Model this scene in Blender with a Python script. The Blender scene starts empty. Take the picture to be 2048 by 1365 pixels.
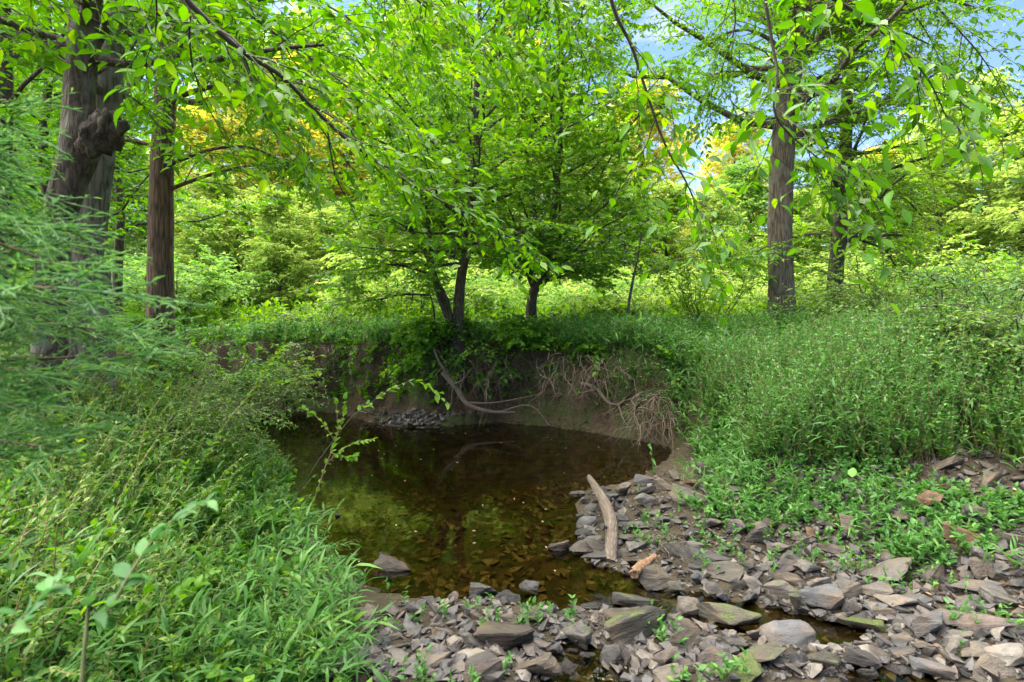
import bpy, bmesh, math, random
import numpy as np
from mathutils import Vector, noise as mnoise

rng = np.random.default_rng(7)
random.seed(7)
S = bpy.context.scene
COL = S.collection
R = math.radians
PI = math.pi
F, HZ, EYE = 1138.0, 630.0, 1.65          # focal length in photo pixels, horizon row, eye height

# ------------------------------------------------------------------ camera, light, sky
cam = bpy.data.objects.new('camera', bpy.data.cameras.new('camera'))
COL.objects.link(cam)
cam.location = (0, 0, EYE)
cam.rotation_euler = (R(90), 0, 0)
cam.data.sensor_width = 36
cam.data.lens = 36 * F / 2048
cam.data.shift_y = -(682.5 - HZ) / 2048
cam.data.clip_start = 0.05
cam.data.clip_end = 2000
cam.data.dof.use_dof = True
cam.data.dof.focus_distance = 6.5
cam.data.dof.aperture_fstop = 4.5
S.camera = cam

SUN_EL, SUN_AZ = 60, 300
W = bpy.data.worlds.new('World'); S.world = W; W.use_nodes = True
wn = W.node_tree; wn.nodes.clear()
out = wn.nodes.new('ShaderNodeOutputWorld'); bg = wn.nodes.new('ShaderNodeBackground')
sky = wn.nodes.new('ShaderNodeTexSky'); sky.sky_type = 'NISHITA'; sky.sun_disc = False
sky.sun_elevation = R(SUN_EL); sky.sun_rotation = R(SUN_AZ)
sky.air_density = 1.0; sky.dust_density = 0.1; sky.ozone_density = 3.5
bg.inputs['Strength'].default_value = 0.05
# thin wisps of cloud high in the sky
tc = wn.nodes.new('ShaderNodeTexCoord'); mp = wn.nodes.new('ShaderNodeMapping')
mp.inputs['Scale'].default_value = (3.2, 3.2, 9.0)
cn = wn.nodes.new('ShaderNodeTexNoise'); cn.inputs['Scale'].default_value = 2.2; cn.inputs['Detail'].default_value = 6
cr = wn.nodes.new('ShaderNodeValToRGB'); cr.color_ramp.elements[0].position = .54; cr.color_ramp.elements[1].position = .78
cr.color_ramp.elements[1].color = (.75, .75, .75, 1)
mx = wn.nodes.new('ShaderNodeMixRGB'); mx.inputs[2].default_value = (6.0, 5.9, 5.9, 1)
wn.links.new(tc.outputs['Generated'], mp.inputs[0]); wn.links.new(mp.outputs[0], cn.inputs['Vector'])
wn.links.new(cn.outputs[0], cr.inputs[0]); wn.links.new(cr.outputs[0], mx.inputs[0])
wn.links.new(sky.outputs[0], mx.inputs[1]); wn.links.new(mx.outputs[0], bg.inputs[0])
wn.links.new(bg.outputs[0], out.inputs[0])

sd = bpy.data.lights.new('sun', 'SUN'); sd.energy = 5.0; sd.angle = R(110); sd.color = (1.0, .92, .78)
sun = bpy.data.objects.new('sun', sd); COL.objects.link(sun)
sdir = Vector((math.sin(R(SUN_AZ)) * math.cos(R(SUN_EL)), math.cos(R(SUN_AZ)) * math.cos(R(SUN_EL)), math.sin(R(SUN_EL))))
sun.rotation_euler = sdir.to_track_quat('Z', 'Y').to_euler()
sun.location = sdir * 60

vs = S.view_settings; S.display_settings.display_device = 'sRGB'
vs.view_transform = 'Standard'; vs.look = 'None'; vs.exposure = 2.55; vs.gamma = 1; vs.use_curve_mapping = False
cy = S.cycles
cy.max_bounces = 10; cy.diffuse_bounces = 7; cy.glossy_bounces = 3; cy.transmission_bounces = 8; cy.transparent_max_bounces = 8
cy.use_adaptive_sampling = True; cy.adaptive_threshold = 0.015
cy.caustics_reflective = False; cy.caustics_refractive = False
cy.sample_clamp_indirect = 6

# ------------------------------------------------------------------ materials
def nt(name):
    m = bpy.data.materials.new(name); m.use_nodes = True
    t = m.node_tree; t.nodes.clear()
    o = t.nodes.new('ShaderNodeOutputMaterial')
    def N(kind, **kw):
        n = t.nodes.new('ShaderNode' + kind)
        for k, v in kw.items():
            if k in n.inputs: n.inputs[k].default_value = v
            else: setattr(n, k, v)
        return n
    return m, t, o, N, t.links.new

def ramp(N, stops):
    r = N('ValToRGB'); e = r.color_ramp.elements
    while len(e) < len(stops): e.new(.5)
    for q, (p, c) in zip(e, stops):
        q.position = p; q.color = (c[0], c[1], c[2], 1) if not isinstance(c, (int, float)) else (c, c, c, 1)
    return r

def leaf_mat(name, c0, c1, c2=None, trans=.38, rough=.5, spec=.3):
    m, t, o, N, L = nt(name)
    a = N('Attribute', attribute_name='rnd')
    st = [(0.0, c0), (.75, c1)] + ([(1.0, c2)] if c2 else [])
    r = ramp(N, st); L(a.outputs['Fac'], r.inputs[0])
    p = N('BsdfPrincipled', Roughness=rough); p.inputs['Specular IOR Level'].default_value = spec
    L(r.outputs[0], p.inputs['Base Color'])
    tr = N('BsdfTranslucent'); h = N('HueSaturation', Hue=.487, Saturation=1.12, Value=1.5)
    L(r.outputs[0], h.inputs['Color']); L(h.outputs[0], tr.inputs[0])
    mxs = N('MixShader'); mxs.inputs[0].default_value = trans
    L(p.outputs[0], mxs.inputs[1]); L(tr.outputs[0], mxs.inputs[2]); L(mxs.outputs[0], o.inputs[0])
    return m

def bark_mat(name, c0, c1, sc=1.0, stretch=.12, strength=.6, lichen=None, lying=False):
    m, t, o, N, L = nt(name)
    g = N('TexCoord'); mp = N('Mapping'); mp.inputs['Scale'].default_value = (22 * sc, 22 * sc * stretch, 22 * sc) if lying else (22 * sc, 22 * sc, 22 * sc * stretch)
    L(g.outputs['Object'], mp.inputs[0])
    v = N('TexVoronoi', feature='DISTANCE_TO_EDGE'); v.inputs['Scale'].default_value = 1.1
    n = N('TexNoise', Scale=2.2, Detail=7.0, Roughness=.65); L(mp.outputs[0], n.inputs['Vector'])
    nb = N('TexNoise', Scale=.9, Detail=3.0); L(mp.outputs[0], nb.inputs['Vector'])
    mixv = N('MixRGB', blend_type='ADD'); mixv.inputs[0].default_value = .6
    L(mp.outputs[0], mixv.inputs[1]); L(nb.outputs['Color'], mixv.inputs[2]); L(mixv.outputs[0], v.inputs['Vector'])
    k = N('Math', operation='MULTIPLY_ADD'); k.inputs[1].default_value = 1.2
    L(v.outputs['Distance'], k.inputs[0]); L(n.outputs[0], k.inputs[2])
    r = ramp(N, [(.38, c0), (.85, c1)]); L(k.outputs[0], r.inputs[0])
    col = r.outputs[0]
    if lichen:
        big = N('TexNoise', Scale=5.0, Detail=4.0); L(g.outputs['Object'], big.inputs['Vector'])
        rb = ramp(N, [(.5, 0), (.62, .8)]); L(big.outputs[0], rb.inputs[0])
        ml = N('MixRGB'); ml.inputs[2].default_value = (*lichen, 1)
        L(rb.outputs[0], ml.inputs[0]); L(col, ml.inputs[1]); col = ml.outputs[0]
    p = N('BsdfPrincipled', Roughness=.9); L(col, p.inputs['Base Color'])
    b = N('Bump', Strength=strength, Distance=.02); L(k.outputs[0], b.inputs['Height']); L(b.outputs[0], p.inputs['Normal'])
    L(p.outputs[0], o.inputs[0])
    return m

def plain(name, c, rough=.8):
    m, t, o, N, L = nt(name)
    n = N('TexNoise', Scale=30.0, Detail=4.0); g = N('TexCoord'); L(g.outputs['Object'], n.inputs['Vector'])
    r = ramp(N, [(.3, [q * .65 for q in c]), (.7, [q * 1.25 for q in c])]); L(n.outputs[0], r.inputs[0])
    p = N('BsdfPrincipled', Roughness=rough); L(r.outputs[0], p.inputs['Base Color']); L(p.outputs[0], o.inputs[0])
    return m

def ground_mat():
    m, t, o, N, L = nt('creek_soil')
    geo = N('NewGeometry'); sep = N('SeparateXYZ'); L(geo.outputs['Position'], sep.inputs[0])
    sn = N('SeparateXYZ'); L(geo.outputs['True Normal'], sn.inputs[0])
    n1 = N('TexNoise', Scale=1.6, Detail=8.0, Roughness=.62); L(geo.outputs['Position'], n1.inputs['Vector'])
    n2 = N('TexNoise', Scale=14.0, Detail=8.0, Roughness=.7); L(geo.outputs['Position'], n2.inputs['Vector'])
    n3 = N('TexNoise', Scale=60.0, Detail=4.0, Roughness=.7); L(geo.outputs['Position'], n3.inputs['Vector'])
    # leaf litter on top, ochre clay on the cut faces, brown mud in the bed
    top = ramp(N, [(.3, (.035, .026, .014)), (.5, (.075, .055, .03)), (.7, (.11, .075, .042))]); L(n2.outputs[0], top.inputs[0])
    clay = ramp(N, [(.28, (.028, .019, .010)), (.48, (.070, .046, .022)), (.68, (.13, .085, .042))]); L(n2.outputs[0], clay.inputs[0])
    mossr = ramp(N, [(.46, 0), (.58, .8)]); L(n1.outputs[0], mossr.inputs[0])
    mm = N('MixRGB'); mm.inputs[2].default_value = (.055, .085, .014, 1); L(mossr.outputs[0], mm.inputs[0]); L(clay.outputs[0], mm.inputs[1])
    st = ramp(N, [(.62, 1), (.85, 0)]); L(sn.outputs['Z'], st.inputs[0])
    a = N('MixRGB'); L(st.outputs[0], a.inputs[0]); L(top.outputs[0], a.inputs[1]); L(mm.outputs[0], a.inputs[2])
    # bed: pebbly brown mud
    vo = N('TexVoronoi', Scale=11.0); L(geo.outputs['Position'], vo.inputs['Vector'])
    vm = N('MixRGB'); vm.inputs[0].default_value = .45; L(vo.outputs['Color'], vm.inputs[1]); L(n2.outputs['Color'], vm.inputs[2])
    bed = ramp(N, [(.3, (.022, .016, .007)), (.5, (.058, .043, .018)), (.72, (.12, .09, .04))]); L(vm.outputs[0], bed.inputs[0])
    zz = N('Math', operation='MULTIPLY_ADD'); zz.inputs[1].default_value = 8.0; zz.inputs[2].default_value = .45
    L(sep.outputs['Z'], zz.inputs[0]); zr = ramp(N, [(.2, 1), (.85, 0)]); L(zz.outputs[0], zr.inputs[0])
    b = N('MixRGB'); L(zr.outputs[0], b.inputs[0]); L(a.outputs[0], b.inputs[1]); L(bed.outputs[0], b.inputs[2])
    p = N('BsdfPrincipled', Roughness=.85); L(b.outputs[0], p.inputs['Base Color'])
    ad = N('Math', operation='MULTIPLY_ADD'); ad.inputs[1].default_value = .4; L(n3.outputs[0], ad.inputs[0]); L(n2.outputs[0], ad.inputs[2])
    bu = N('Bump', Strength=1.0, Distance=.10); L(ad.outputs[0], bu.inputs['Height']); L(bu.outputs[0], p.inputs['Normal'])
    L(p.outputs[0], o.inputs[0])
    return m

def rock_mat():
    m, t, o, N, L = nt('creek_stone')
    g = N('TexCoord'); oi = N('ObjectInfo'); geo = N('NewGeometry')
    of = N('VectorMath', operation='MULTIPLY_ADD'); of.inputs[1].default_value = (1, 1, 1)
    L(g.outputs['Object'], of.inputs[0]); L(oi.outputs['Location'], of.inputs[2])
    n1 = N('TexNoise', Scale=2.4, Detail=9.0, Roughness=.68); L(of.outputs[0], n1.inputs['Vector'])
    mp = N('Mapping'); mp.inputs['Scale'].default_value = (2.0, 2.4, 16.0); L(of.outputs[0], mp.inputs[0])
    n2 = N('TexNoise', Scale=1.2, Detail=6.0, Roughness=.7); L(mp.outputs[0], n2.inputs['Vector'])
    sp = N('TexNoise', Scale=26.0, Detail=3.0, Roughness=.6); L(of.outputs[0], sp.inputs['Vector'])
    r1 = ramp(N, [(.25, .42), (.52, .95), (.75, 1.5)]); L(n1.outputs[0], r1.inputs[0])
    r2 = ramp(N, [(.3, .68), (.7, 1.22)]); L(n2.outputs[0], r2.inputs[0])
    c1 = N('MixRGB', blend_type='MULTIPLY'); c1.inputs[0].default_value = 1; L(oi.outputs['Color'], c1.inputs[1]); L(r1.outputs[0], c1.inputs[2])
    c2 = N('MixRGB', blend_type='MULTIPLY'); c2.inputs[0].default_value = 1; L(c1.outputs[0], c2.inputs[1]); L(r2.outputs[0], c2.inputs[2])
    # rusty and pale stains
    n4 = N('TexNoise', Scale=1.3, Detail=5.0); L(of.outputs[0], n4.inputs['Vector'])
    r4 = ramp(N, [(.52, 0), (.70, .5)]); L(n4.outputs['Color'], r4.inputs[0])
    c3 = N('MixRGB'); c3.inputs[2].default_value = (.20, .13, .075, 1); L(r4.outputs[0], c3.inputs[0]); L(c2.outputs[0], c3.inputs[1])
    # moss where the stone's alpha asks for it
    sn = N('SeparateXYZ'); L(geo.outputs['Normal'], sn.inputs[0])
    md = N('Math', operation='MULTIPLY_ADD'); md.inputs[1].default_value = .28; L(sn.outputs['Z'], md.inputs[0]); L(n1.outputs[0], md.inputs[2])
    md2 = N('Math', operation='MULTIPLY_ADD'); md2.inputs[1].default_value = .5; L(oi.outputs['Alpha'], md2.inputs[0]); L(md.outputs[0], md2.inputs[2])
    mr = ramp(N, [(.90, 0), (1.06, .95)]); L(md2.outputs[0], mr.inputs[0])
    mcol = ramp(N, [(.3, (.022, .035, .009)), (.7, (.095, .125, .018))]); L(sp.outputs[0], mcol.inputs[0])
    c4 = N('MixRGB'); L(mr.outputs[0], c4.inputs[0]); L(c3.outputs[0], c4.inputs[1]); L(mcol.outputs[0], c4.inputs[2])
    # the wet band above the water line is darker and shinier
    sz = N('SeparateXYZ'); L(geo.outputs['Position'], sz.inputs[0])
    wa = N('Math', operation='MULTIPLY_ADD'); wa.inputs[1].default_value = .05; L(n1.outputs[0], wa.inputs[0]); L(sz.outputs['Z'], wa.inputs[2])
    wr = ramp(N, [(.035, 1), (.085, 0)]); L(wa.outputs[0], wr.inputs[0])
    wm = N('MixRGB', blend_type='MULTIPLY'); wm.inputs[2].default_value = (.42, .38, .34, 1); L(wr.outputs[0], wm.inputs[0]); L(c4.outputs[0], wm.inputs[1])
    ro = N('MapRange'); ro.inputs['To Min'].default_value = .62; ro.inputs['To Max'].default_value = .22; L(wr.outputs[0], ro.inputs['Value'])
    p = N('BsdfPrincipled'); L(wm.outputs[0], p.inputs['Base Color']); L(ro.outputs[0], p.inputs['Roughness'])
    h = N('Math', operation='MULTIPLY_ADD'); h.inputs[1].default_value = .8; L(n2.outputs[0], h.inputs[0]); L(n1.outputs[0], h.inputs[2])
    h2 = N('Math', operation='MULTIPLY_ADD'); h2.inputs[1].default_value = .25; L(sp.outputs[0], h2.inputs[0]); L(h.outputs[0], h2.inputs[2])
    b = N('Bump', Strength=.65, Distance=.035); L(h2.outputs[0], b.inputs['Height']); L(b.outputs[0], p.inputs['Normal'])
    L(p.outputs[0], o.inputs[0])
    return m

def water_mat():
    m, t, o, N, L = nt('creek_water')
    geo = N('NewGeometry'); mp = N('Mapping'); mp.inputs['Scale'].default_value = (1, .8, 1); L(geo.outputs['Position'], mp.inputs[0])
    n = N('TexNoise', Scale=3.2, Detail=2.0); L(mp.outputs[0], n.inputs['Vector'])
    n2 = N('TexNoise', Scale=16.0, Detail=2.0); L(mp.outputs[0], n2.inputs['Vector'])
    ad = N('Math', operation='MULTIPLY_ADD'); ad.inputs[1].default_value = .18; L(n2.outputs[0], ad.inputs[0]); L(n.outputs[0], ad.inputs[2])
    b = N('Bump', Strength=.06, Distance=.06); L(ad.outputs[0], b.inputs['Height'])
    fr = N('Fresnel', IOR=1.55); L(b.outputs[0], fr.inputs['Normal'])
    gl = N('BsdfGlossy', Roughness=.015); L(b.outputs[0], gl.inputs['Normal'])
    tr = N('BsdfTransparent'); tr.inputs[0].default_value = (.56, .49, .26, 1)
    s = N('MixShader'); L(fr.outputs[0], s.inputs[0]); L(tr.outputs[0], s.inputs[1]); L(gl.outputs[0], s.inputs[2])
    L(s.outputs[0], o.inputs[0])
    return m

M = dict(
    soil=ground_mat(), stone=rock_mat(), water=water_mat(),
    bark_grey=bark_mat('grey_bark', (.028, .024, .02), (.17, .145, .12), 1.0, .13, .8, (.19, .19, .165)),
    bark_stout=bark_mat('furrowed_bark', (.014, .011, .008), (.125, .098, .07), .8, .16, 1.0, (.10, .10, .075)),
    bark_patchy=bark_mat('patchy_dark_bark', (.014, .010, .008), (.085, .06, .045), 1.0, .22, 1.0, (.14, .135, .12)),
    bark_dark=bark_mat('dark_bark', (.018, .014, .011), (.085, .065, .05), 1.1, .2, .8),
    bark_red=bark_mat('reddish_bark', (.02, .012, .009), (.15, .088, .058), 1.1, .1, 1.0),
    bark_far=bark_mat('far_bark', (.03, .025, .02), (.12, .10, .08), .8, .2, .4),
    twig=plain('twig_bark', (.055, .045, .03)), stem=plain('green_stem', (.11, .12, .045)),
    drystem=plain('dry_stem', (.17, .12, .06)), root=plain('bare_root', (.11, .082, .06)),
    drift=bark_mat('weathered_wood', (.06, .046, .035), (.155, .122, .098), 1.6, .07, .5, None, True),
    rawwood=bark_mat('broken_wood', (.10, .05, .025), (.26, .155, .09), 2.0, .06, .5),
    near=leaf_mat('overhanging_leaf', (.035, .12, .012), (.085, .24, .02), (.18, .33, .035), .45, .45),
    mid=leaf_mat('maple_leaf', (.065, .19, .018), (.12, .30, .026), (.22, .38, .04), .46, .5),
    midb=leaf_mat('understory_leaf', (.07, .19, .015), (.15, .32, .025), (.25, .41, .04), .45, .5),
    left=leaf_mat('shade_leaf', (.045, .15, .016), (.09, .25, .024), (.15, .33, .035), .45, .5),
    farA=leaf_mat('far_green_leaf', (.09, .22, .045), (.16, .32, .065), (.25, .39, .08), .45, .6),
    farB=leaf_mat('far_pale_leaf', (.20, .33, .07), (.31, .45, .10), (.42, .50, .13), .45, .6),
    farG=leaf_mat('far_sunlit_leaf', (.38, .42, .07), (.52, .52, .09), (.55, .50, .09), .38, .6),  # warm sunlight on the far treetops is put into this leaf colour
    cedar=leaf_mat('cedar_scale', (.045, .14, .036), (.08, .215, .058), (.15, .28, .055), .34, .55)
   ,sprig=leaf_mat('sprig_leaf', (.045, .14, .042), (.075, .205, .062), (.11, .25, .07), .35, .5),
    grass=leaf_mat('stilt_grass_blade', (.042, .14, .028), (.085, .225, .045), (.14, .29, .06), .38, .45),
    weed=leaf_mat('weed_leaf', (.045, .145, .034), (.09, .23, .05), (.15, .30, .06), .36, .5),
    privet=leaf_mat('small_shrub_leaf', (.055, .14, .024), (.115, .225, .038), (.20, .30, .055), .36, .5),
    pale=leaf_mat('pale_broad_leaf', (.06, .17, .045), (.10, .24, .06), (.13, .28, .07), .35, .5),
    olive=leaf_mat('olive_grass', (.07, .09, .02), (.13, .16, .035), (.22, .20, .08), .3, .6),
    dead=leaf_mat('dry_leaf', (.10, .055, .025), (.22, .13, .07), (.40, .30, .2), .2, .7),
)

# ------------------------------------------------------------------ pixel helpers and terrain
def P(px, py, Y):
    return np.array([(px - 1024) / F * Y, Y, EYE - (py - HZ) / F * Y])

def wpt(px, py):
    Y = EYE * F / (py - HZ)
    return ((px - 1024) / F * Y, Y)

def vnoise(x, y, seed=0.0):
    x = np.asarray(x, float); y = np.asarray(y, float)
    xi, yi = np.floor(x), np.floor(y); fx, fy = x - xi, y - yi
    h = lambda a, b: np.modf(np.abs(np.sin(a * 127.1 + b * 311.7 + seed * 74.7) * 43758.5453))[0]
    ux, uy = fx * fx * (3 - 2 * fx), fy * fy * (3 - 2 * fy)
    return (h(xi, yi) * (1 - ux) + h(xi + 1, yi) * ux) * (1 - uy) + (h(xi, yi + 1) * (1 - ux) + h(xi + 1, yi + 1) * ux) * uy - .5

far_px = [(250, 812), (400, 815), (560, 822), (650, 824), (720, 838), (780, 853), (860, 856), (930, 849), (1000, 846), (1100, 853), (1200, 868), (1270, 882), (1335, 893)]
right_px = [(1345, 905), (1325, 925), (1290, 948), (1235, 968), (1170, 985), (1150, 1010), (1155, 1060), (1140, 1105), (1180, 1128), (1250, 1150), (1300, 1178), (1400, 1192), (1480, 1205), (1560, 1222), (1640, 1240), (1720, 1256)]
front_px = [(1740, 1275), (1660, 1290), (1570, 1285), (1490, 1272), (1420, 1252), (1340, 1228), (1250, 1224), (1190, 1226), (1120, 1216), (1050, 1204), (960, 1198), (860, 1200), (780, 1186)]
left_px = [(700, 1160), (645, 1110), (610, 1060), (590, 1010), (575, 960), (525, 905), (480, 868), (400, 852), (240, 840)]
POOL = [(wpt(*p), l) for l, lst in enumerate((far_px, right_px, front_px, left_px)) for p in lst]
P2 = [(wpt(*p), 2) for p in [(1085, 1300), (1150, 1290), (1215, 1300), (1235, 1330), (1265, 1400), (1110, 1420)]]
P3 = [(wpt(*p), 2) for p in [(1690, 1345), (1760, 1330), (1850, 1345), (1900, 1400), (1700, 1420)]]

def seg_arr(pl):
    a = np.array([p for p, _ in pl]); b = np.roll(a, -1, 0); lab = np.array([l for _, l in pl])
    return a, b, lab
POLYS = [seg_arr(q) for q in (POOL, P2, P3)]

def _G(x, y):
    n = len(x); dl = np.full((4, n), 1e3); inside = np.zeros(n, bool)
    for a, b, lab in POLYS:
        cnt = np.zeros(n, int)
        for (ax, ay), (bx, by), l in zip(a, b, lab):
            ex, ey = bx - ax, by - ay
            t = np.clip(((x - ax) * ex + (y - ay) * ey) / (ex * ex + ey * ey), 0, 1)
            dl[l] = np.minimum(dl[l], np.hypot(x - ax - t * ex, y - ay - t * ey))
            c = ((ay > y) != (by > y))
            if ey != 0: cnt += c & (x < ax + ex * (y - ay) / ey)
        inside |= (cnt % 2) == 1
    d = dl.min(0)
    nz = vnoise(x * 1.3, y * 1.3, 1); nf = vnoise(x * 4.1, y * 4.1, 2); ng = vnoise(x * 9.7, y * 9.7, 5)
    dr = np.maximum(0, d + .16 * nz + .10 * nf)
    # far bank: low shelf near the gravel bar, then a cut face
    bar = np.exp(-((x + 1.5) / 1.0) ** 2)
    s0 = .16 + .42 * bar
    top = 1.15 + .05 * nz
    u = np.clip((dr - s0) / .26, 0, 1)
    u = np.clip(u + .38 * vnoise(x * 3.3, y * 3.3, 61) + .25 * vnoise(x * 7.7, y * 7.7, 62) * (u > 0) * (u < 1), 0, 1)
    h0 = .10 * np.minimum(dr / np.maximum(s0, .01), 1) + (top - .10) * (u * .75 + .25 * u * u)
    h1 = .12 * np.minimum(dr, .6) + .47 * np.clip(dr - .6, 0, 2.4) + .13 * np.clip(dr - 3.0, 0, 4)
    h2 = .035 * np.minimum(dr / .15, 1) + .012 * dr
    h3 = np.minimum(.05 + .36 * dr, 1.15)
    w = 1 / (dl ** 5 + .0003)
    h = (w[0] * h0 + w[1] * h1 + w[2] * h2 + w[3] * h3) / w.sum(0)
    h = h + .03 * nf + .015 * ng + .08 * vnoise(x * .35, y * .35, 3) * np.clip(d - .6, 0, 1)
    h += np.clip(y - 12, 0, 400) * .006
    deep = np.where(y > 5.6, .5, .16)
    hin = -np.minimum(deep, .03 + d * .22) + .02 * nf + .015 * ng
    return np.where(inside, hin, np.maximum(h, .012))

def G(x, y):
    x = np.atleast_1d(np.asarray(x, float)); y = np.atleast_1d(np.asarray(y, float))
    return np.concatenate([_G(x[i:i + 60000], y[i:i + 60000]) for i in range(0, len(x), 60000)])

YS = np.concatenate([np.linspace(1.6, 8, 260), np.linspace(8.05, 30, 200)])
def at(px, py):
    X = (px - 1024) / F * YS; Z = EYE - (py - HZ) / F * YS
    g = np.maximum(G(X, YS), -.02); k = np.nonzero(Z <= g)[0]
    i = k[0] if len(k) else len(YS) - 1
    return np.array([X[i], YS[i], g[i]])

# ------------------------------------------------------------------ object helpers
def tag(o, label=None, cat=None, group=None, kind=None):
    for k, v in (('label', label), ('category', cat), ('group', group), ('kind', kind)):
        if v: o[k] = v
    return o

def empty(name, loc, label, cat, group=None, rz=0):
    o = bpy.data.objects.new(name, None); COL.objects.link(o); o.location = loc; o.rotation_euler = (0, 0, rz)
    o.empty_display_size = .1
    return tag(o, label, cat, group)

def copy_tree(root, loc, rz=0, sc=1.0, label=None, group=None, mat=None):
    r = root.copy(); COL.objects.link(r); r.location = loc; r.rotation_euler = (0, 0, rz)
    r.scale = (sc, sc, sc) if np.isscalar(sc) else sc
    if label: r['label'] = label
    if group: r['group'] = group
    for ch in list(root.children):
        c = ch.copy(); COL.objects.link(c); c.parent = r
        for g in ch.children:
            d = g.copy(); COL.objects.link(d); d.parent = c
    return r

def nrm(v):
    return v / np.maximum(np.linalg.norm(v, axis=-1, keepdims=True), 1e-9)

TEMPL = {
    'far': (np.array([(0, 0, 0), (.42, .5, .08), (1, 0, -.08), (.42, -.5, .08)]), np.array([(0, 1, 2), (0, 2, 3)])),
    'mid': (np.array([(0, 0, 0), (.28, -.45, .05), (.66, -.38, .01), (1, 0, -.16), (.66, .38, .01), (.28, .45, .05), (.5, 0, -.035)]),
            np.array([(6, 1, 0), (6, 2, 1), (6, 3, 2), (6, 4, 3), (6, 5, 4), (6, 0, 5)])),
    'near': (np.array([(0, 0, 0), (.14, -.3, .03), (.34, -.5, .05), (.58, -.45, .03), (.8, -.24, -.03), (1, 0, -.16), (.8, .24, -.03), (.58, .45, .03), (.34, .5, .05), (.14, .3, .03), (.25, 0, -.01), (.6, 0, -.04)]),
             np.array([(0, 10, 1), (1, 10, 2), (2, 10, 11), (2, 11, 3), (3, 11, 4), (4, 11, 5), (5, 11, 6), (6, 11, 7), (7, 11, 8), (8, 11, 10), (8, 10, 9), (9, 10, 0)])),
    'lance': (np.array([(0, 0, 0), (.2, -.5, .03), (.55, -.42, -.05), (1, 0, -.34), (.55, .42, -.05), (.2, .5, .03)]),
              np.array([(0, 5, 1), (1, 5, 4), (1, 4, 2), (2, 4, 3)])),
    'lobed': (np.array([(0, 0, 0), (.05, -.5, .04), (.38, -.28, 0), (.62, -.62, .0), (.66, -.2, -.02), (1, 0, -.14), (.66, .2, -.02), (.62, .62, .0), (.38, .28, 0), (.05, .5, .04)]),
              np.array([(0, 2, 1), (2, 4, 3), (4, 6, 5), (6, 8, 7), (8, 0, 9), (0, 8, 2), (2, 8, 4), (8, 6, 4)])),
}

class Geo:
    def __init__(s): s.V, s.T, s.A, s.Mi, s.n = [], [], [], [], 0
    def add(s, V, T, A, mi):
        s.V.append(V.reshape(-1, 3)); s.T.append(T.reshape(-1, 3) + s.n); s.A.append(np.broadcast_to(A, (V.reshape(-1, 3).shape[0],)))
        s.Mi.append(np.full(T.reshape(-1, 3).shape[0], mi)); s.n += V.reshape(-1, 3).shape[0]
    def leaves(s, Pt, D, Nn, L, Wd, kind='mid', mi=0, rnd=None):
        tv, tt = TEMPL[kind]; n = len(Pt)
        if n == 0: return
        D = nrm(D); Sd = nrm(np.cross(D, Nn)); Nn = np.cross(Sd, D)
        L = np.broadcast_to(L, (n,))[:, None, None]; Wd = np.broadcast_to(Wd, (n,))[:, None, None]
        curl = (.5 + rng.random((n, 1, 1)) * 1.3)
        V = Pt[:, None] + tv[None, :, 0:1] * L * D[:, None] + tv[None, :, 1:2] * Wd * Sd[:, None] + tv[None, :, 2:3] * L * curl * Nn[:, None]
        T = tt[None] + (np.arange(n) * len(tv))[:, None, None]
        rnd = rng.random(n) if rnd is None else rnd
        s.add(V, T, np.repeat(rnd, len(tv)), mi)
    def tubes(s, paths, rad, sides=3, mi=0, cap=False):
        paths = np.asarray(paths, float); n, k, _ = paths.shape
        rad = np.broadcast_to(rad, (n, k))
        Tn = np.gradient(paths, axis=1); Tn = nrm(Tn)
        ref = np.where(np.abs(Tn[:, :1, 2:3]) > .8, np.array([1., 0, 0]), np.array([0, 0, 1.]))
        A = nrm(np.cross(Tn, np.broadcast_to(ref, Tn.shape))); B = np.cross(Tn, A)
        th = np.arange(sides) * 2 * PI / sides
        V = paths[:, :, None] + rad[:, :, None, None] * (np.cos(th)[:, None] * A[:, :, None] + np.sin(th)[:, None] * B[:, :, None])
        i = np.arange(k - 1)[:, None] * sides; j = np.arange(sides)[None]; j2 = (j + 1) % sides
        q = np.stack([np.stack([i + j, i + j2, i + sides + j], -1), np.stack([i + j2, i + sides + j2, i + sides + j], -1)], 2).reshape(-1, 3)
        if cap:
            q = np.concatenate([q] + [np.array([(o + 0, o + a + 1, o + a) if o == 0 else (o, o + a, o + a + 1) for a in range(1, sides - 1)]) for o in (0, (k - 1) * sides)])
        T = q[None] + (np.arange(n) * k * sides)[:, None, None]
        s.add(V, T, np.repeat(rng.random(n), k * sides), mi)
    def build(s, name, mats, parent=None, smooth=True, jag=None):
        me = bpy.data.meshes.new(name)
        V = np.concatenate(s.V); T = np.concatenate(s.T); A = np.concatenate(s.A); Mi = np.concatenate(s.Mi)
        if parent is not None: V = V - np.array(parent.location)[None]
        me.vertices.add(len(V)); me.vertices.foreach_set('co', V.astype(np.float32).ravel())
        me.loops.add(len(T) * 3); me.loops.foreach_set('vertex_index', T.astype(np.int32).ravel())
        me.polygons.add(len(T)); me.polygons.foreach_set('loop_start', (np.arange(len(T)) * 3).astype(np.int32))
        for m in (mats if isinstance(mats, (list, tuple)) else [mats]): me.materials.append(m)
        me.polygons.foreach_set('material_index', Mi.astype(np.int32))
        me.polygons.foreach_set('use_smooth', np.full(len(T), smooth))
        at_ = me.attributes.new('rnd', 'FLOAT', 'POINT'); at_.data.foreach_set('value', A.astype(np.float32))
        me.update(calc_edges=True)
        o = bpy.data.objects.new(name, me); COL.objects.link(o)
        if parent is not None: o.parent = parent
        return o

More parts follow.
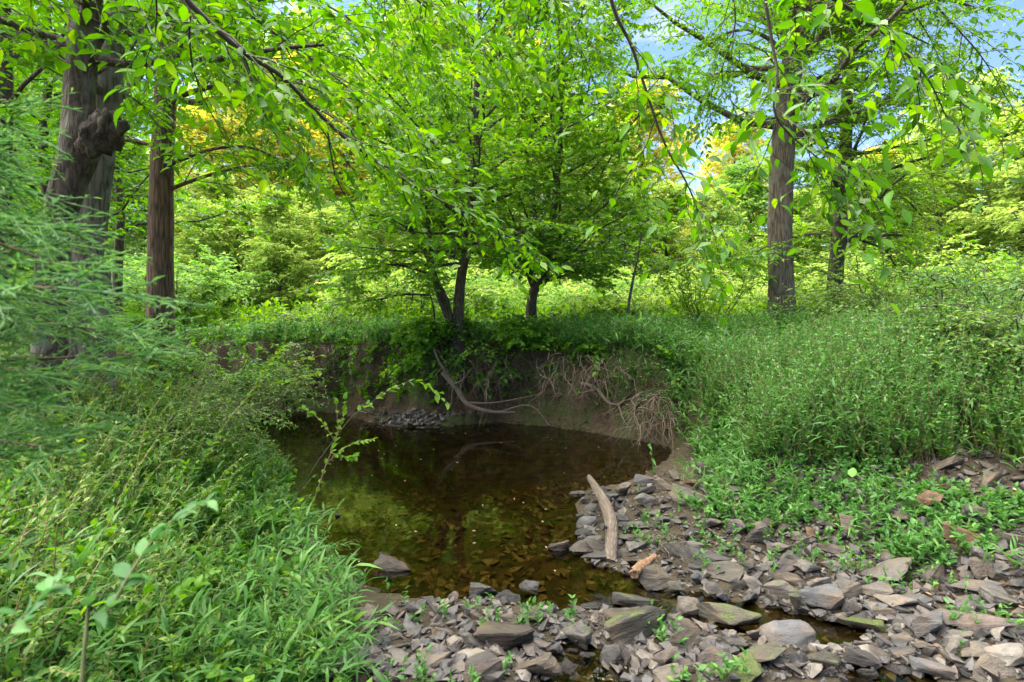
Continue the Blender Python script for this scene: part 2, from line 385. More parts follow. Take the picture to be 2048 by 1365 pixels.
def spline(pts, k):
    p = np.array(pts, float); n = len(p)
    q = np.concatenate([[2 * p[0] - p[1]], p, [2 * p[-1] - p[-2]]])
    t = np.linspace(0, n - 1 - 1e-6, k); i = t.astype(int); f = (t - i)[:, None]
    a, b, c, d = q[i], q[i + 1], q[i + 2], q[i + 3]
    return .5 * (2 * b + (c - a) * f + (2 * a - 5 * b + 4 * c - d) * f ** 2 + (3 * b - a - 3 * c + d) * f ** 3)

def arcs(base, d, L, droop, k=5, wig=0.0):
    """n curved stems: (n,k,3)"""
    t = np.linspace(0, 1, k)[None, :, None]; n = len(base)
    L = np.broadcast_to(L, (n,))[:, None, None]; dr = np.broadcast_to(droop, (n,))[:, None, None]
    p = base[:, None] + nrm(d)[:, None] * L * t + np.array([0, 0, -1.]) * dr * L * t ** 2
    if wig: p = p + np.cumsum(rng.normal(0, wig, (n, k, 3)) * (t > 0), 1) * L
    return p

def sample(paths, per, t0=.2, t1=1.0, jit=.5):
    """points and tangents at PER places along each path"""
    n, k, _ = paths.shape
    t = (np.linspace(t0, t1, per)[None] + rng.uniform(-jit, jit, (n, per)) * (t1 - t0) / per).clip(0, .999) * (k - 1)
    i = t.astype(int); f = (t - i)[..., None]; r = np.arange(n)[:, None]
    a, b = paths[r, i], paths[r, i + 1]
    return (a * (1 - f) + b * f), nrm(b - a), t / (k - 1)

UP = np.array([0, 0, 1.])
def side_dirs(T, ang, ang_j=.25, tilt=.0, tilt_j=.15, alt=True):
    """directions leaving a stem sideways, alternating left and right in the flat plane of the spray"""
    n, p, _ = T.shape
    sv = nrm(np.cross(T, UP) + 1e-4 * rng.normal(size=T.shape))
    sg = np.where((np.arange(p)[None] + (np.arange(n) % 2)[:, None]) % 2 == 0, 1., -1.)[..., None]
    a = ang + rng.normal(0, ang_j, (n, p, 1))
    return nrm(T * np.cos(a) + sv * sg * np.sin(a) + UP * (tilt + rng.normal(0, tilt_j, (n, p, 1))))

def leaf_on(geo, paths, per, L, Wr, kind, mi=0, t0=.1, ang=.9, droop=-.1, face=.35, lj=.25, pair=False):
    """leaves along stems, roughly facing up"""
    p, T, _ = sample(paths, per, t0)
    d = side_dirs(T, ang, .3, droop, .25)
    p, d = p.reshape(-1, 3), d.reshape(-1, 3)
    if pair:
        T2 = T.reshape(-1, 3); d2 = nrm(2 * T2 * (d * T2).sum(1, keepdims=True) - d + rng.normal(0, .12, d.shape))
        p, d = np.concatenate([p, p]), np.concatenate([d, d2])
    N = UP + rng.normal(0, face, p.shape)
    ll = L * (1 + rng.normal(0, lj, len(p))).clip(.35, 1.6)
    geo.leaves(p, d, N, ll, ll * Wr * rng.uniform(.85, 1.15, len(p)), kind, mi)

def ramify(wood, leafg, limbs, limb_r, subs=10, sub_len=1.2, twigs=6, twig_len=.4, leaves=8, L=.08, Wr=.5, kind='mid',
           t0=.15, flat=.15, droop=.12, wood_mi=0, twig_mi=1, face=.4, sub_ang=.85):
    """limbs (n,k,3) grow sub-branches, twigs and leaves"""
    p, T, t = sample(limbs, subs, t0)
    d = side_dirs(T, sub_ang, .3, .05, flat)
    ln = (sub_len * (1.15 - .65 * t) * rng.uniform(.6, 1.25, t.shape)).ravel()
    sp = arcs(p.reshape(-1, 3), d.reshape(-1, 3), ln, droop, 4, .05)
    sp = np.concatenate([sp])
    r = (np.repeat(limb_r, subs) * .30 * (1 - .6 * t.ravel())).clip(.004, .05)
    (wood if wood is not None else leafg).tubes(sp, r[:, None] * np.linspace(1, .35, 4)[None], 3, wood_mi if wood is not None else twig_mi)
    p2, T2, t2 = sample(sp, twigs, .12)
    d2 = side_dirs(T2, .75, .3, .0, flat * 1.3)
    l2 = (twig_len * (1.1 - .5 * t2) * rng.uniform(.6, 1.3, t2.shape)).ravel()
    tp = arcs(p2.reshape(-1, 3), d2.reshape(-1, 3), l2, droop * 1.4, 3, .05)
    leafg.tubes(tp, np.array([.0035, .0025, .0012])[None] * max(1, L / .09), 3, twig_mi)
    leaf_on(leafg, tp, leaves, L, Wr, kind, 0, .08, face=face)

def auto_limbs(path, n, t0, t1, length, pitch0=.35, pitch1=.9, curve=-.12, k=6, az0=0., shape=lambda u: 1 - .55 * u, bias=None):
    """N limbs leaving a trunk path, spiralling round it"""
    u = (np.arange(n) + rng.random(n) * .6) / n
    tt = t0 + (t1 - t0) * u
    m = len(path); f = (tt * (m - 1)).clip(0, m - 1.001); i = f.astype(int)
    b = path[i] * (1 - (f - i))[:, None] + path[i + 1] * (f - i)[:, None]
    az = az0 + np.arange(n) * 2.39996 + rng.normal(0, .35, n); pt = pitch0 + (pitch1 - pitch0) * u + rng.normal(0, .12, n)
    d = np.stack([np.cos(az) * np.cos(pt), np.sin(az) * np.cos(pt), np.sin(pt)], 1)
    L = length * shape(u) * rng.uniform(.75, 1.2, n)
    if bias is not None:
        L = L * (1 + .45 * (d @ np.array(bias)))
    return arcs(b, d, L, curve, k, .035), tt

def trunk_tube(geo, pts, radii, k=24, sides=14, mi=0, rough=.06, flare=0.):
    p = spline(pts, k); r = np.interp(np.linspace(0, 1, k), np.linspace(0, 1, len(radii)), radii)
    if flare: r = r * (1 + flare * np.exp(-np.linspace(0, 1, k) * 14))
    n0 = geo.n; geo.tubes(p[None], r[None], sides, mi)
    V = geo.V[-1].reshape(k, sides, 3); c = p[:, None]
    a = np.arange(sides)[None] * 2 * PI / sides; z = p[:, 2][:, None]
    bump = 1 + rough * (np.sin(3 * a + z * 1.7 + pts[0][0]) * .6 + np.sin(5 * a - z * 2.3) * .4 + vnoise(a * 1.6 + 9, z * 3.1, 4) * 2 + vnoise(a * 3.3, z * 1.2 + 0 * a, 6) * 1.6)
    geo.V[-1] = (c + (V - c) * bump[..., None]).reshape(-1, 3)
    return p, r

# ------------------------------------------------------------------ setting: terrain, water
def axis(lo, hi, step, far0, far1, g=1.22):
    c = list(np.arange(lo, hi + 1e-6, step)); s = step; v = hi
    while v < far1: s *= g; v += s; c.append(v)
    s = step; v = lo; pre = []
    while v > far0: s *= g; v -= s; pre.append(v)
    return np.array(pre[::-1] + c)
gx = axis(-6, 5.2, .065, -500, 500); gy = axis(1.2, 11.2, .065, -300, 700)
XX, YY = np.meshgrid(gx, gy); zz = G(XX.ravel(), YY.ravel())
gnd = Geo(); nx, ny = len(gx), len(gy)
idx = np.arange(nx * ny).reshape(ny, nx)
qa = np.stack([idx[:-1, :-1], idx[:-1, 1:], idx[1:, 1:]], -1).reshape(-1, 3); qb = np.stack([idx[:-1, :-1], idx[1:, 1:], idx[1:, :-1]], -1).reshape(-1, 3)
gnd.add(np.stack([XX.ravel(), YY.ravel(), zz], 1), np.concatenate([qa, qb]), np.zeros(1), 0)
tag(gnd.build('ground', M['soil']), kind='structure')
wat = Geo(); wat.add(np.array([(-11., .6, 0), (5, .6, 0), (5, 12, 0), (-11, 12, 0)]), np.array([(0, 1, 2), (0, 2, 3)]), np.zeros(1), 0)
tag(wat.build('water', M['water'], smooth=False), kind='structure')

# ------------------------------------------------------------------ rocks
def rock_mesh(seed, dims, cuts=5):
    rr = random.Random(seed); bm = bmesh.new()
    for _ in range(rr.randint(9, 13)):
        v = Vector((rr.uniform(-1, 1), rr.uniform(-1, 1), rr.uniform(-1, 1)))
        q = max(abs(v.x), abs(v.y), abs(v.z)); v = v / q * rr.uniform(.8, 1.0)
        bm.verts.new((v.x * dims[0] / 2, v.y * dims[1] / 2, v.z * dims[2] / 2))
    h = bmesh.ops.convex_hull(bm, input=bm.verts)
    bmesh.ops.delete(bm, geom=list({g for g in h['geom_interior'] + h['geom_unused'] if isinstance(g, bmesh.types.BMVert)}), context='VERTS')
    bmesh.ops.dissolve_limit(bm, angle_limit=R(14), verts=bm.verts, edges=bm.edges)
    bmesh.ops.bevel(bm, geom=list(bm.edges), offset=.013, offset_type='OFFSET', segments=1, affect='EDGES', clamp_overlap=True)
    bmesh.ops.triangulate(bm, faces=bm.faces)
    for _ in range(3):
        e = [e for e in bm.edges if e.calc_length() > .11]
        if e: bmesh.ops.subdivide_edges(bm, edges=e, cuts=1)
        bmesh.ops.triangulate(bm, faces=[f for f in bm.faces if len(f.verts) > 3])
    bm.normal_update()
    for v in bm.verts:
        c = v.co * 3 + Vector((seed * 3.1, 0, 0))
        lay = math.sin(v.co.z * 34 + mnoise.noise(c * .6) * 5)
        v.co += v.normal * (mnoise.fractal(c, 1, 2, 4) * .042 + .010 * lay)
    me = bpy.data.meshes.new('rock'); bm.to_mesh(me); bm.free()
    me.materials.append(M['stone'])
    me.polygons.foreach_set('use_smooth', np.ones(len(me.polygons), bool))
    me.set_sharp_from_angle(angle=R(32))
    return me
SLAB = [rock_mesh(s, (1, .8, .30)) for s in range(8)]
BLOCK = [rock_mesh(s + 20, (1, .85, .62)) for s in range(8)]
ROUND = [rock_mesh(s + 40, (1, .9, .75)) for s in range(3)]
RC = {'grey': (.18, .168, .157), 'dark': (.085, .08, .08), 'blue': (.145, .147, .158), 'brown': (.165, .128, .10), 'pink': (.195, .155, .14),
      'tan': (.21, .182, .155), 'pale': (.28, .255, .23), 'rust': (.22, .115, .055), 'olive': (.13, .118, .092), 'purple': (.115, .098, .098)}
rocks_px = []          # px, py, w, h used for keeping random stones apart
NROCK = 0
def rock(px, py, w, h, colour, shape='b', label=None, moss=0., group=None, sink=.14, yaw=None, tilt=10):
    global NROCK
    b = at(px, py + h * .28); Y = b[1]; s = w / F * Y * 1.12
    me = random.choice({'s': SLAB, 'b': BLOCK, 'r': ROUND}[shape])
    o = bpy.data.objects.new('rock', me); COL.objects.link(o)
    hz = {'s': .30, 'b': .62, 'r': .75}[shape]
    ht = max(h / F * Y * .92, s * .22)
    dp = min(max(.62 * s, (h / F * Y) * .9), 1.25 * s)
    o.scale = (s * 1.08, dp * 1.1, ht / hz)
    o.location = (b[0], b[1] + dp * .12, b[2] + ht * (.5 - sink))
    yw = random.uniform(-28, 28) if yaw is None else yaw
    if random.random() < .5: yw += 180
    o.rotation_euler = (R(random.uniform(-tilt, tilt)), R(random.uniform(-tilt, tilt)), R(yw))
    k = random.uniform(.28, .72) * .88; c = RC[colour]
    o.color = (c[0] * k, c[1] * k, c[2] * k, moss)
    tag(o, label, 'rock', group); rocks_px.append((px, py, w, h)); NROCK += 1
    return o

HAND = [
 (1275, 1263, 122, 62, 'olive', 'b', 'large layered olive grey boulder at the near end of the pool', .35),
 (1247, 1229, 78, 22, 'tan', 's', 'long tan slab lying against the back of the largest layered boulder', 0),
 (1148, 1270, 74, 56, 'grey', 'b', 'squarish tilted grey rock with moss on its edge left of the layered boulder', .35),
 (1278, 1206, 96, 32, 'dark', 's', 'half sunken dark slab with a mossy end in the shallow outflow', .3),
 (1062, 1178, 46, 24, 'blue', 's', 'lone flat bluish stone standing in the shallow water', 0),
 (1008, 1284, 112, 50, 'brown', 'r', 'big rounded brown boulder beside the small bottom puddle', .1),
 (1058, 1350, 112, 42, 'brown', 'b', 'broad brown boulder cut by the bottom edge, left of the small puddle', .1),
 (1075, 1236, 68, 34, 'olive', 'b', 'low dark olive block with flat top behind the squarish tilted rock', .3),
 (1226, 1326, 46, 52, 'dark', 's', 'long dark wet stone slanting down into the small bottom puddle', 0),
 (1272, 1318, 46, 28, 'grey', 's', 'grey flake leaning on the long dark slanting stone', 0),
 (1332, 1322, 58, 46, 'pink', 'b', 'pinkish squared block at the bottom, right of the small puddle', 0),
 (1130, 1342, 40, 36, 'purple', 'r', 'purplish rounded cobble at the left rim of the small puddle', 0),
 (1186, 1346, 32, 20, 'blue', 's', 'smooth flat stone lying alone in the small bottom puddle', 0),
 (1236, 1310, 38, 24, 'dark', 'b', None, 0), (1094, 1220, 52, 11, 'grey', 's', None, 0), (1150, 1230, 28, 13, 'purple', 'b', None, 0),
 (1182, 1219, 46, 14, 'blue', 's', None, 0), (1020, 1249, 46, 30, 'brown', 'b', None, 0),
 (968, 1188, 58, 34, 'grey', 'b', 'grey split rock at the pool edge near the front gravel', 0),
 (1012, 1203, 54, 26, 'dark', 's', None, .2),
 (788, 1136, 72, 34, 'brown', 's', 'brownish slab rising from the shallows near the left grass', 0),
 (768, 1118, 26, 18, 'dark', 'b', 'small dark stone behind the brownish slab in the shallows', 0),
 (668, 1036, 26, 14, 'dark', 's', 'small wet black stone in the pool beside the left bank grass', 0),
 (957, 1350, 78, 46, 'purple', 'b', 'dark purple angular rock at the bottom edge of the front gravel', 0),
 (940, 1320, 78, 24, 'pale', 's', 'pale greenish flat slab behind the dark purple rock', 0), (868, 1332, 66, 22, 'tan', 's', 'long tan flake lying on the front gravel', 0),
 (910, 1296, 32, 22, 'pink', 'b', None, 0), (935, 1290, 28, 34, 'grey', 'b', None, 0), (876, 1256, 34, 13, 'pale', 's', None, 0),
 (820, 1274, 30, 10, 'pink', 's', None, 0), (845, 1316, 30, 18, 'tan', 's', None, 0), (712, 1290, 76, 34, 'brown', 's', 'low brown slab half hidden by the left bank grass', .1),
 (925, 1222, 26, 20, 'pale', 'b', None, 0), (955, 1234, 28, 22, 'pink', 'b', None, 0), (985, 1222, 30, 14, 'blue', 's', None, 0),
 (1460, 1243, 108, 56, 'olive', 'b', 'domed mossy boulder in the middle of the outflow channel', .4),
 (1380, 1222, 46, 42, 'tan', 'r', 'smooth rounded tan boulder beside the little white riffle', 0),
 (1376, 1266, 86, 28, 'tan', 's', 'striped tan splintered slab in front of the rounded boulder', 0),
 (1366, 1288, 54, 48, 'olive', 'b', 'slanting olive stone below the striped slab', .3),
 (1428, 1328, 72, 42, 'pink', 's', 'flat topped pinkish brick shaped slab near the bottom edge', 0),
 (1368, 1338, 36, 24, 'purple', 'b', None, 0), (1340, 1357, 62, 30, 'tan', 'r', 'rounded tan boulder cut by the bottom edge below the pink block', 0),
 (1516, 1334, 124, 34, 'olive', 's', 'long wavy greenish slab lying near the bottom edge', .25),
 (1478, 1360, 92, 24, 'olive', 'b', 'moss covered stone at the bottom edge with a grass tuft', .7),
 (1572, 1194, 84, 50, 'tan', 'b', 'large pale tan slab with green moss below, on the channel rim', .3),
 (1596, 1226, 56, 42, 'olive', 'b', 'mossy pointed stone standing in the outflow channel', .45),
 (1646, 1210, 78, 54, 'blue', 'b', 'dark bluish angular rock jutting into the outflow channel', 0),
 (1650, 1180, 52, 38, 'grey', 'b', None, 0), (1692, 1184, 52, 34, 'grey', 'b', None, 0), (1516, 1176, 52, 24, 'pale', 'b', None, 0),
 (1474, 1176, 38, 30, 'tan', 'b', None, 0), (1502, 1204, 42, 24, 'blue', 's', None, 0), (1436, 1190, 46, 24, 'grey', 's', None, 0),
 (1440, 1148, 90, 26, 'olive', 's', 'long weathered olive slab lying on the right rubble bar', .1), (1460, 1275, 28, 26, 'pale', 'b', None, 0), (1512, 1281, 32, 26, 'pink', 'b', None, 0),
 (1592, 1280, 112, 22, 'blue', 's', 'wet sheet of grey rock at the water surface of the channel', 0), (1640, 1322, 72, 40, 'olive', 'b', 'greenish wet boulder below the channel', .2),
 (1656, 1350, 44, 26, 'blue', 'b', None, 0), (1632, 1140, 82, 18, 'grey', 's', None, 0), (1574, 1160, 60, 20, 'brown', 's', None, 0),
 (1735, 1260, 84, 30, 'blue', 'b', 'stone capped with bright green moss cushion', .95),
 (1782, 1154, 124, 44, 'grey', 's', 'long layered grey slab sloping down at the foot of the weeds', 0),
 (1876, 1156, 58, 36, 'grey', 'b', 'pyramid shaped grey rock at the foot of the right bank', 0), (1970, 1142, 54, 44, 'brown', 's', None, 0),
 (1756, 1190, 58, 24, 'pale', 'b', None, 0), (1792, 1210, 84, 34, 'pale', 's', 'broad pale slab on the right rubble bar', 0),
 (1862, 1262, 76, 50, 'blue', 'b', 'blocky rock with pale blue top and dark reddish front', 0), (1962, 1250, 116, 34, 'pink', 's', 'wide flat pinkish slab at the right of the rubble bar', 0),
 (1944, 1206, 52, 22, 'grey', 's', None, 0), (1962, 1188, 92, 26, 'grey', 's', 'broad grey slab at the foot of the right bank weeds', 0), (2012, 1208, 64, 28, 'pale', 'b', None, 0),
 (1720, 1330, 64, 36, 'purple', 'b', 'box shaped stone with dark purple front near the bottom edge', 0), (1886, 1346, 98, 30, 'blue', 's', 'wide bluish slab cut by the bottom edge of the rubble bar', 0),
 (1992, 1352, 92, 28, 'tan', 's', 'tan slab in the bottom right corner', 0), (2004, 1322, 82, 40, 'pale', 'b', 'pale grey block in the lower right corner', 0),
 (1908, 1300, 54, 46, 'pale', 'b', None, 0), (1962, 1318, 92, 32, 'tan', 's', None, 0), (1756, 1314, 54, 22, 'grey', 's', None, 0), (1776, 1290, 34, 26, 'blue', 'r', None, 0),
 (1810, 1310, 48, 22, 'blue', 'r', None, 0), (1806, 1285, 38, 28, 'grey', 'r', None, 0), (1842, 1300, 58, 22, 'tan', 's', None, 0), (1884, 1238, 46, 20, 'grey', 's', None, 0),
 (1836, 1214, 48, 22, 'blue', 'b', None, 0), (2030, 1262, 60, 40, 'grey', 'b', None, 0), (1930, 1280, 48, 24, 'pale', 'b', None, 0),
 (1292, 1006, 52, 34, 'grey', 'b', 'squared grey block at the back of the rubble bar', 0), (1290, 984, 38, 20, 'purple', 'b', 'flat purplish stone resting behind the squared grey block', 0),
 (1248, 984, 42, 34, 'tan', 'b', 'tan five sided rock at the water edge by the driftwood log', 0), (1284, 964, 44, 26, 'blue', 'b', 'dark bluish rock at the back water edge of the rubble', 0),
 (1332, 974, 48, 28, 'brown', 'b', None, 0), (1358, 956, 40, 22, 'brown', 'b', None, 0), (1386, 970, 28, 18, 'rust', 's', 'small rusty red slab under the right bank grass', 0), (1378, 1000, 64, 36, 'olive', 'b', None, .35),
 (1228, 998, 28, 20, 'blue', 'b', None, 0), (1238, 1019, 26, 18, 'purple', 'b', None, 0), (1160, 990, 36, 13, 'tan', 's', None, 0), (1172, 1006, 24, 16, 'grey', 'b', None, 0),
 (1186, 1020, 34, 17, 'grey', 's', None, 0), (1178, 1048, 44, 20, 'blue', 's', None, 0), (1172, 1068, 38, 12, 'dark', 's', None, 0), (1334, 1018, 24, 16, 'blue', 'b', None, 0),
 (1250, 1038, 28, 14, 'blue', 's', None, 0), (1310, 1028, 38, 14, 'grey', 's', None, 0), (1270, 1060, 64, 22, 'grey', 's', None, 0), (1326, 1046, 46, 20, 'blue', 's', None, 0),
 (1287, 1073, 28, 16, 'olive', 'b', None, .4), (1272, 1096, 40, 26, 'grey', 'b', None, 0), (1254, 1080, 48, 14, 'tan', 's', None, 0), (1305, 1088, 36, 18, 'blue', 's', None, 0),
 (1360, 1106, 92, 62, 'grey', 'b', 'largest tilted grey slab leaning up on the rubble beside the broken wood', 0),
 (1182, 1098, 80, 22, 'tan', 's', 'long pale slab under the lower end of the driftwood log', 0), (1190, 1083, 42, 13, 'grey', 's', None, 0),
 (1188, 1126, 48, 22, 'dark', 's', 'dark wet slab at the water edge under the log butt', 0), (1255, 1110, 44, 13, 'tan', 's', None, 0), (1262, 1130, 48, 22, 'brown', 'r', None, .1),
 (1118, 1099, 42, 28, 'brown', 'r', 'rounded brown cobble standing alone in the pool left of the log', 0), (1320, 1164, 96, 44, 'olive', 'b', 'large dark stone with mossy shoulder at the outflow, beside the broken wood', .3),
 (1424, 1056, 48, 26, 'tan', 'b', None, 0), (1470, 1060, 40, 34, 'grey', 'b', None, 0), (1436, 1038, 44, 16, 'grey', 's', None, 0), (1424, 1118, 84, 36, 'grey', 'b', 'grey slab right of the largest tilted slab', 0),
 (1511, 1072, 52, 46, 'grey', 'b', 'upright grey rock at the foot of the slope weeds', 0), (1536, 1050, 34, 30, 'brown', 'b', None, 0), (1562, 1062, 40, 20, 'olive', 'b', None, 0), (1512, 1006, 30, 36, 'brown', 'b', 'narrow brown rock standing on the grassy slope', 0),
 (1579, 1008, 46, 22, 'rust', 's', 'rust coloured mossy slab among the slope weeds', .3), (1553, 1098, 42, 20, 'tan', 'b', None, 0), (1588, 1100, 32, 26, 'grey', 'b', None, 0), (1600, 1085, 32, 22, 'olive', 'b', None, 0),
 (1712, 1060, 54, 42, 'brown', 'b', 'brown layered block left of the tall leafy weed', 0), (1576, 1136, 70, 26, 'purple', 's', None, 0), (1666, 1136, 42, 20, 'grey', 'b', None, 0),
 (1860, 1016, 50, 58, 'rust', 's', 'orange brown slab standing on end on the right slope', 0), (1822, 1046, 84, 32, 'brown', 's', 'brown tilted slab below the orange standing slab', 0), (1806, 1018, 64, 18, 'dark', 's', None, 0),
 (1976, 1040, 74, 42, 'dark', 'b', 'dark grey angular boulder half set in the right slope', 0), (1936, 1080, 74, 32, 'rust', 'b', 'grey and rust coloured rock below the dark slope boulder', 0),
 (1896, 986, 34, 26, 'rust', 'b', None, 0), (1786, 1090, 48, 22, 'purple', 'b', None, 0), (1792, 1118, 64, 24, 'grey', 's', None, 0), (1966, 1122, 50, 36, 'grey', 's', None, 0), (1906, 1112, 48, 32, 'brown', 'b', None, 0),
 (1730, 930, 48, 26, 'brown', 's', None, 0), (1758, 944, 34, 20, 'brown', 'b', None, 0), (1735, 832, 48, 18, 'grey', 's', 'grey slab high on the grassy right slope', 0), (1755, 856, 50, 26, 'grey', 'b', 'grey block just below the high slab on the right slope', .1),
 (1570, 838, 30, 16, 'rust', 'b', 'small reddish rock high on the grassy slope', 0), (1510, 920, 64, 28, 'brown', 'b', None, 0), (1562, 930, 48, 22, 'brown', 's', None, 0), (1800, 900, 46, 20, 'brown', 'b', None, 0),
]
def zone(px, py):
    if py < 945 and px > 1400: return 'weedy slope'
    if px > 1480 and py < 1130: return 'weedy slope'
    if px < 1100 and py > 1150: return 'front gravel'
    if py > 1215: return 'lower rubble'
    return 'rubble bar'
ZL = {'weedy slope': 'brownish angular rock partly hidden by weeds on the right bank slope',
      'front gravel': 'small loose stone on the pale gravel at the front left of the pool',
      'lower rubble': 'grey angular stone in the rubble below the outflow channel',
      'rubble bar': 'grey angular stone in the rubble bar between pool and right bank'}
for (px, py, w, h, c, sh, lab, moss) in HAND:
    z = zone(px, py)
    rock(px, py, w, h, c, sh, lab or ZL[z], moss, 'rocks of the creek bed' if lab else 'stones of the ' + z, tilt=17 if sh == 'b' else 12)

def pip(x, y, poly):
    c = False
    for (ax, ay), (bx, by) in zip(poly, poly[1:] + poly[:1]):
        if (ay > y) != (by > y) and x < ax + (bx - ax) * (y - ay) / (by - ay): c = not c
    return c
RUB = [(1165, 985), (1235, 975), (1330, 945), (1400, 950), (1480, 1010), (1600, 1085), (1720, 1110), (1860, 1120), (2400, 1110), (2400, 1365), (650, 1365), (700, 1270), (740, 1215), (860, 1205), (960, 1195), (1100, 1222), (1240, 1226), (1340, 1232), (1420, 1258), (1490, 1280), (1640, 1300), (1740, 1280), (1640, 1240), (1480, 1205), (1300, 1180), (1180, 1130), (1150, 1090)]
tries = 0
SLOPE = [(1400, 930), (1490, 880), (1600, 850), (1760, 840), (1900, 880), (2400, 930), (2400, 1110), (1860, 1120), (1720, 1110), (1600, 1085), (1480, 1010)]
while NROCK < 205 and tries < 4000:
    tries += 1
    px, py = random.uniform(1400, 2060), random.uniform(840, 1120)
    if not pip(px, py, SLOPE): continue
    w = random.uniform(26, 62); h = w * random.uniform(.4, .65)
    if any(((px - a) / ((w + c) * .46)) ** 2 + ((py - b) / ((h + d) * .48)) ** 2 < 1 for a, b, c, d in rocks_px): continue
    rock(px, py, w, h, random.choice(['brown', 'brown', 'rust', 'grey', 'purple', 'olive', 'tan']), random.choice('sbb'), ZL['weedy slope'], random.choice([0, 0, .2]), 'stones of the weedy slope', tilt=22)
tries = 0
while NROCK < 298 and tries < 9000:
    tries += 1
    px, py = random.uniform(650, 2055), random.uniform(950, 1362)
    if not pip(px, py, RUB): continue
    big = 1 - tries / 9000
    w = random.uniform(20, 32 + 30 * big) * (.6 + .55 * (py - 950) / 400) * (.62 if px < 1000 else 1); h = w * random.uniform(.35, .62)
    if any(((px - a) / ((w + c) * .44)) ** 2 + ((py - b) / ((h + d) * .46)) ** 2 < 1 for a, b, c, d in rocks_px): continue
    z = zone(px, py)
    col = random.choice(['grey', 'grey', 'blue', 'purple', 'brown', 'tan', 'pale', 'pink', 'olive', 'dark'] if px > 1050 else ['tan', 'pale', 'pink', 'grey', 'grey', 'blue'])
    rock(px, py, w, h, col, random.choice('ssbbr' if z == 'front gravel' else 'sbbb'), ZL[z], random.choice([0, 0, 0, .15]), 'stones of the ' + z, tilt=20)

# loose gravel, shards and pebbles between the rocks (nobody could count them); also on the bed and the far bar
def hull_np(seed, dims):
    rr = random.Random(seed); bm = bmesh.new()
    for _ in range(11):
        bm.verts.new([rr.uniform(-.5, .5) * d for d in dims])
    h = bmesh.ops.convex_hull(bm, input=bm.verts)
    bmesh.ops.delete(bm, geom=[g for g in h['geom_interior'] if isinstance(g, bmesh.types.BMVert)], context='VERTS')
    bmesh.ops.triangulate(bm, faces=bm.faces); bm.verts.index_update(); bm.normal_update()
    V = np.array([v.co[:] for v in bm.verts]); T = np.array([[v.index for v in f.verts] for f in bm.faces]); bm.free()
    return V, T
HN = [hull_np(s, (1, .8, .4)) for s in range(10)]
def scatter_stones(name, X, Y, size, kind_mats, zoff=.15):
    g = Geo(); Z = G(X, Y)
    for k in range(len(HN)):
        m = np.arange(len(X)) % len(HN) == k; n = int(m.sum()); V, T = HN[k]
        a = rng.uniform(0, 2 * PI, n); b = rng.normal(0, .35, n)
        vx = V[None, :, 0] * np.cos(a)[:, None] - V[None, :, 1] * np.sin(a)[:, None]
        vy = V[None, :, 0] * np.sin(a)[:, None] + V[None, :, 1] * np.cos(a)[:, None]
        vz = V[None, :, 2] * rng.uniform(.7, 1.6, n)[:, None] + vx * b[:, None]
        s = size[m][:, None]
        Q = np.stack([X[m][:, None] + vx * s, Y[m][:, None] + vy * s, Z[m][:, None] + (vz + zoff) * s], -1)
        g.add(Q, T[None] + (np.arange(n) * len(V))[:, None, None], np.repeat(rng.random(n), len(V)), 0)
    return tag(g.build(name, kind_mats, smooth=False), kind='stuff')

def gravel_mat(name, stops, wet=True):
    m, t, o, N, L = nt(name)
    a = N('Attribute', attribute_name='rnd'); r = ramp(N, stops); L(a.outputs['Fac'], r.inputs[0])
    g = N('NewGeometry'); n = N('TexNoise', Scale=40.0, Detail=5.0); L(g.outputs['Position'], n.inputs['Vector'])
    rr = ramp(N, [(.3, .55), (.7, 1.3)]); L(n.outputs[0], rr.inputs[0])
    c = N('MixRGB', blend_type='MULTIPLY'); c.inputs[0].default_value = 1; L(r.outputs[0], c.inputs[1]); L(rr.outputs[0], c.inputs[2])
    p = N('BsdfPrincipled', Roughness=.6); L(c.outputs[0], p.inputs['Base Color'])
    b = N('Bump', Strength=.4, Distance=.01); L(n.outputs[0], b.inputs['Height']); L(b.outputs[0], p.inputs['Normal'])
    L(p.outputs[0], o.inputs[0]); return m
GM = gravel_mat('loose_gravel', [(0, (.02, .018, .017)), (.35, (.046, .042, .041)), (.6, (.058, .056, .06)), (.8, (.085, .067, .056)), (1, (.135, .12, .105))])
GB = gravel_mat('bed_stone', [(0, (.03, .018, .01)), (.4, (.07, .045, .02)), (.75, (.11, .085, .045)), (1, (.16, .13, .09))])
pts = []
while len(pts) < 8200:
    q = rng.uniform((640, 860), (2400, 1380), (20000, 2))
    for px, py in q:
        if len(pts) < 8200 and (pip(px, py, RUB) or pip(px, py, SLOPE)): pts.append((px, py))
pts = np.array(pts); Yp = EYE * F / (pts[:, 1] - HZ); Xp = (pts[:, 0] - 1024) / F * Yp
Gp = [at(a, b) for a, b in pts]; Xp = np.array([q[0] for q in Gp]); Yp = np.array([q[1] for q in Gp])
scatter_stones('gravel', Xp, Yp, rng.uniform(.012, .05, len(Xp)) * (1 + 1.3 * (rng.random(len(Xp)) < .25)), GM)
Xb, Yb = rng.uniform(-1.8, 2.3, 2200), rng.uniform(2.7, 6.2, 2200); k = G(Xb, Yb) < -.01
tag(scatter_stones('bed_gravel', Xb[k], Yb[k], rng.uniform(.02, .11, k.sum()), GB, .1))
Xb, Yb = rng.normal(-1.45, .55, 420), rng.uniform(8.1, 9.0, 420); k = (G(Xb, Yb) < .16) & (G(Xb, Yb) > -.05)
scatter_stones('shingle', Xb[k], Yb[k], rng.uniform(.04, .13, k.sum()), GM)

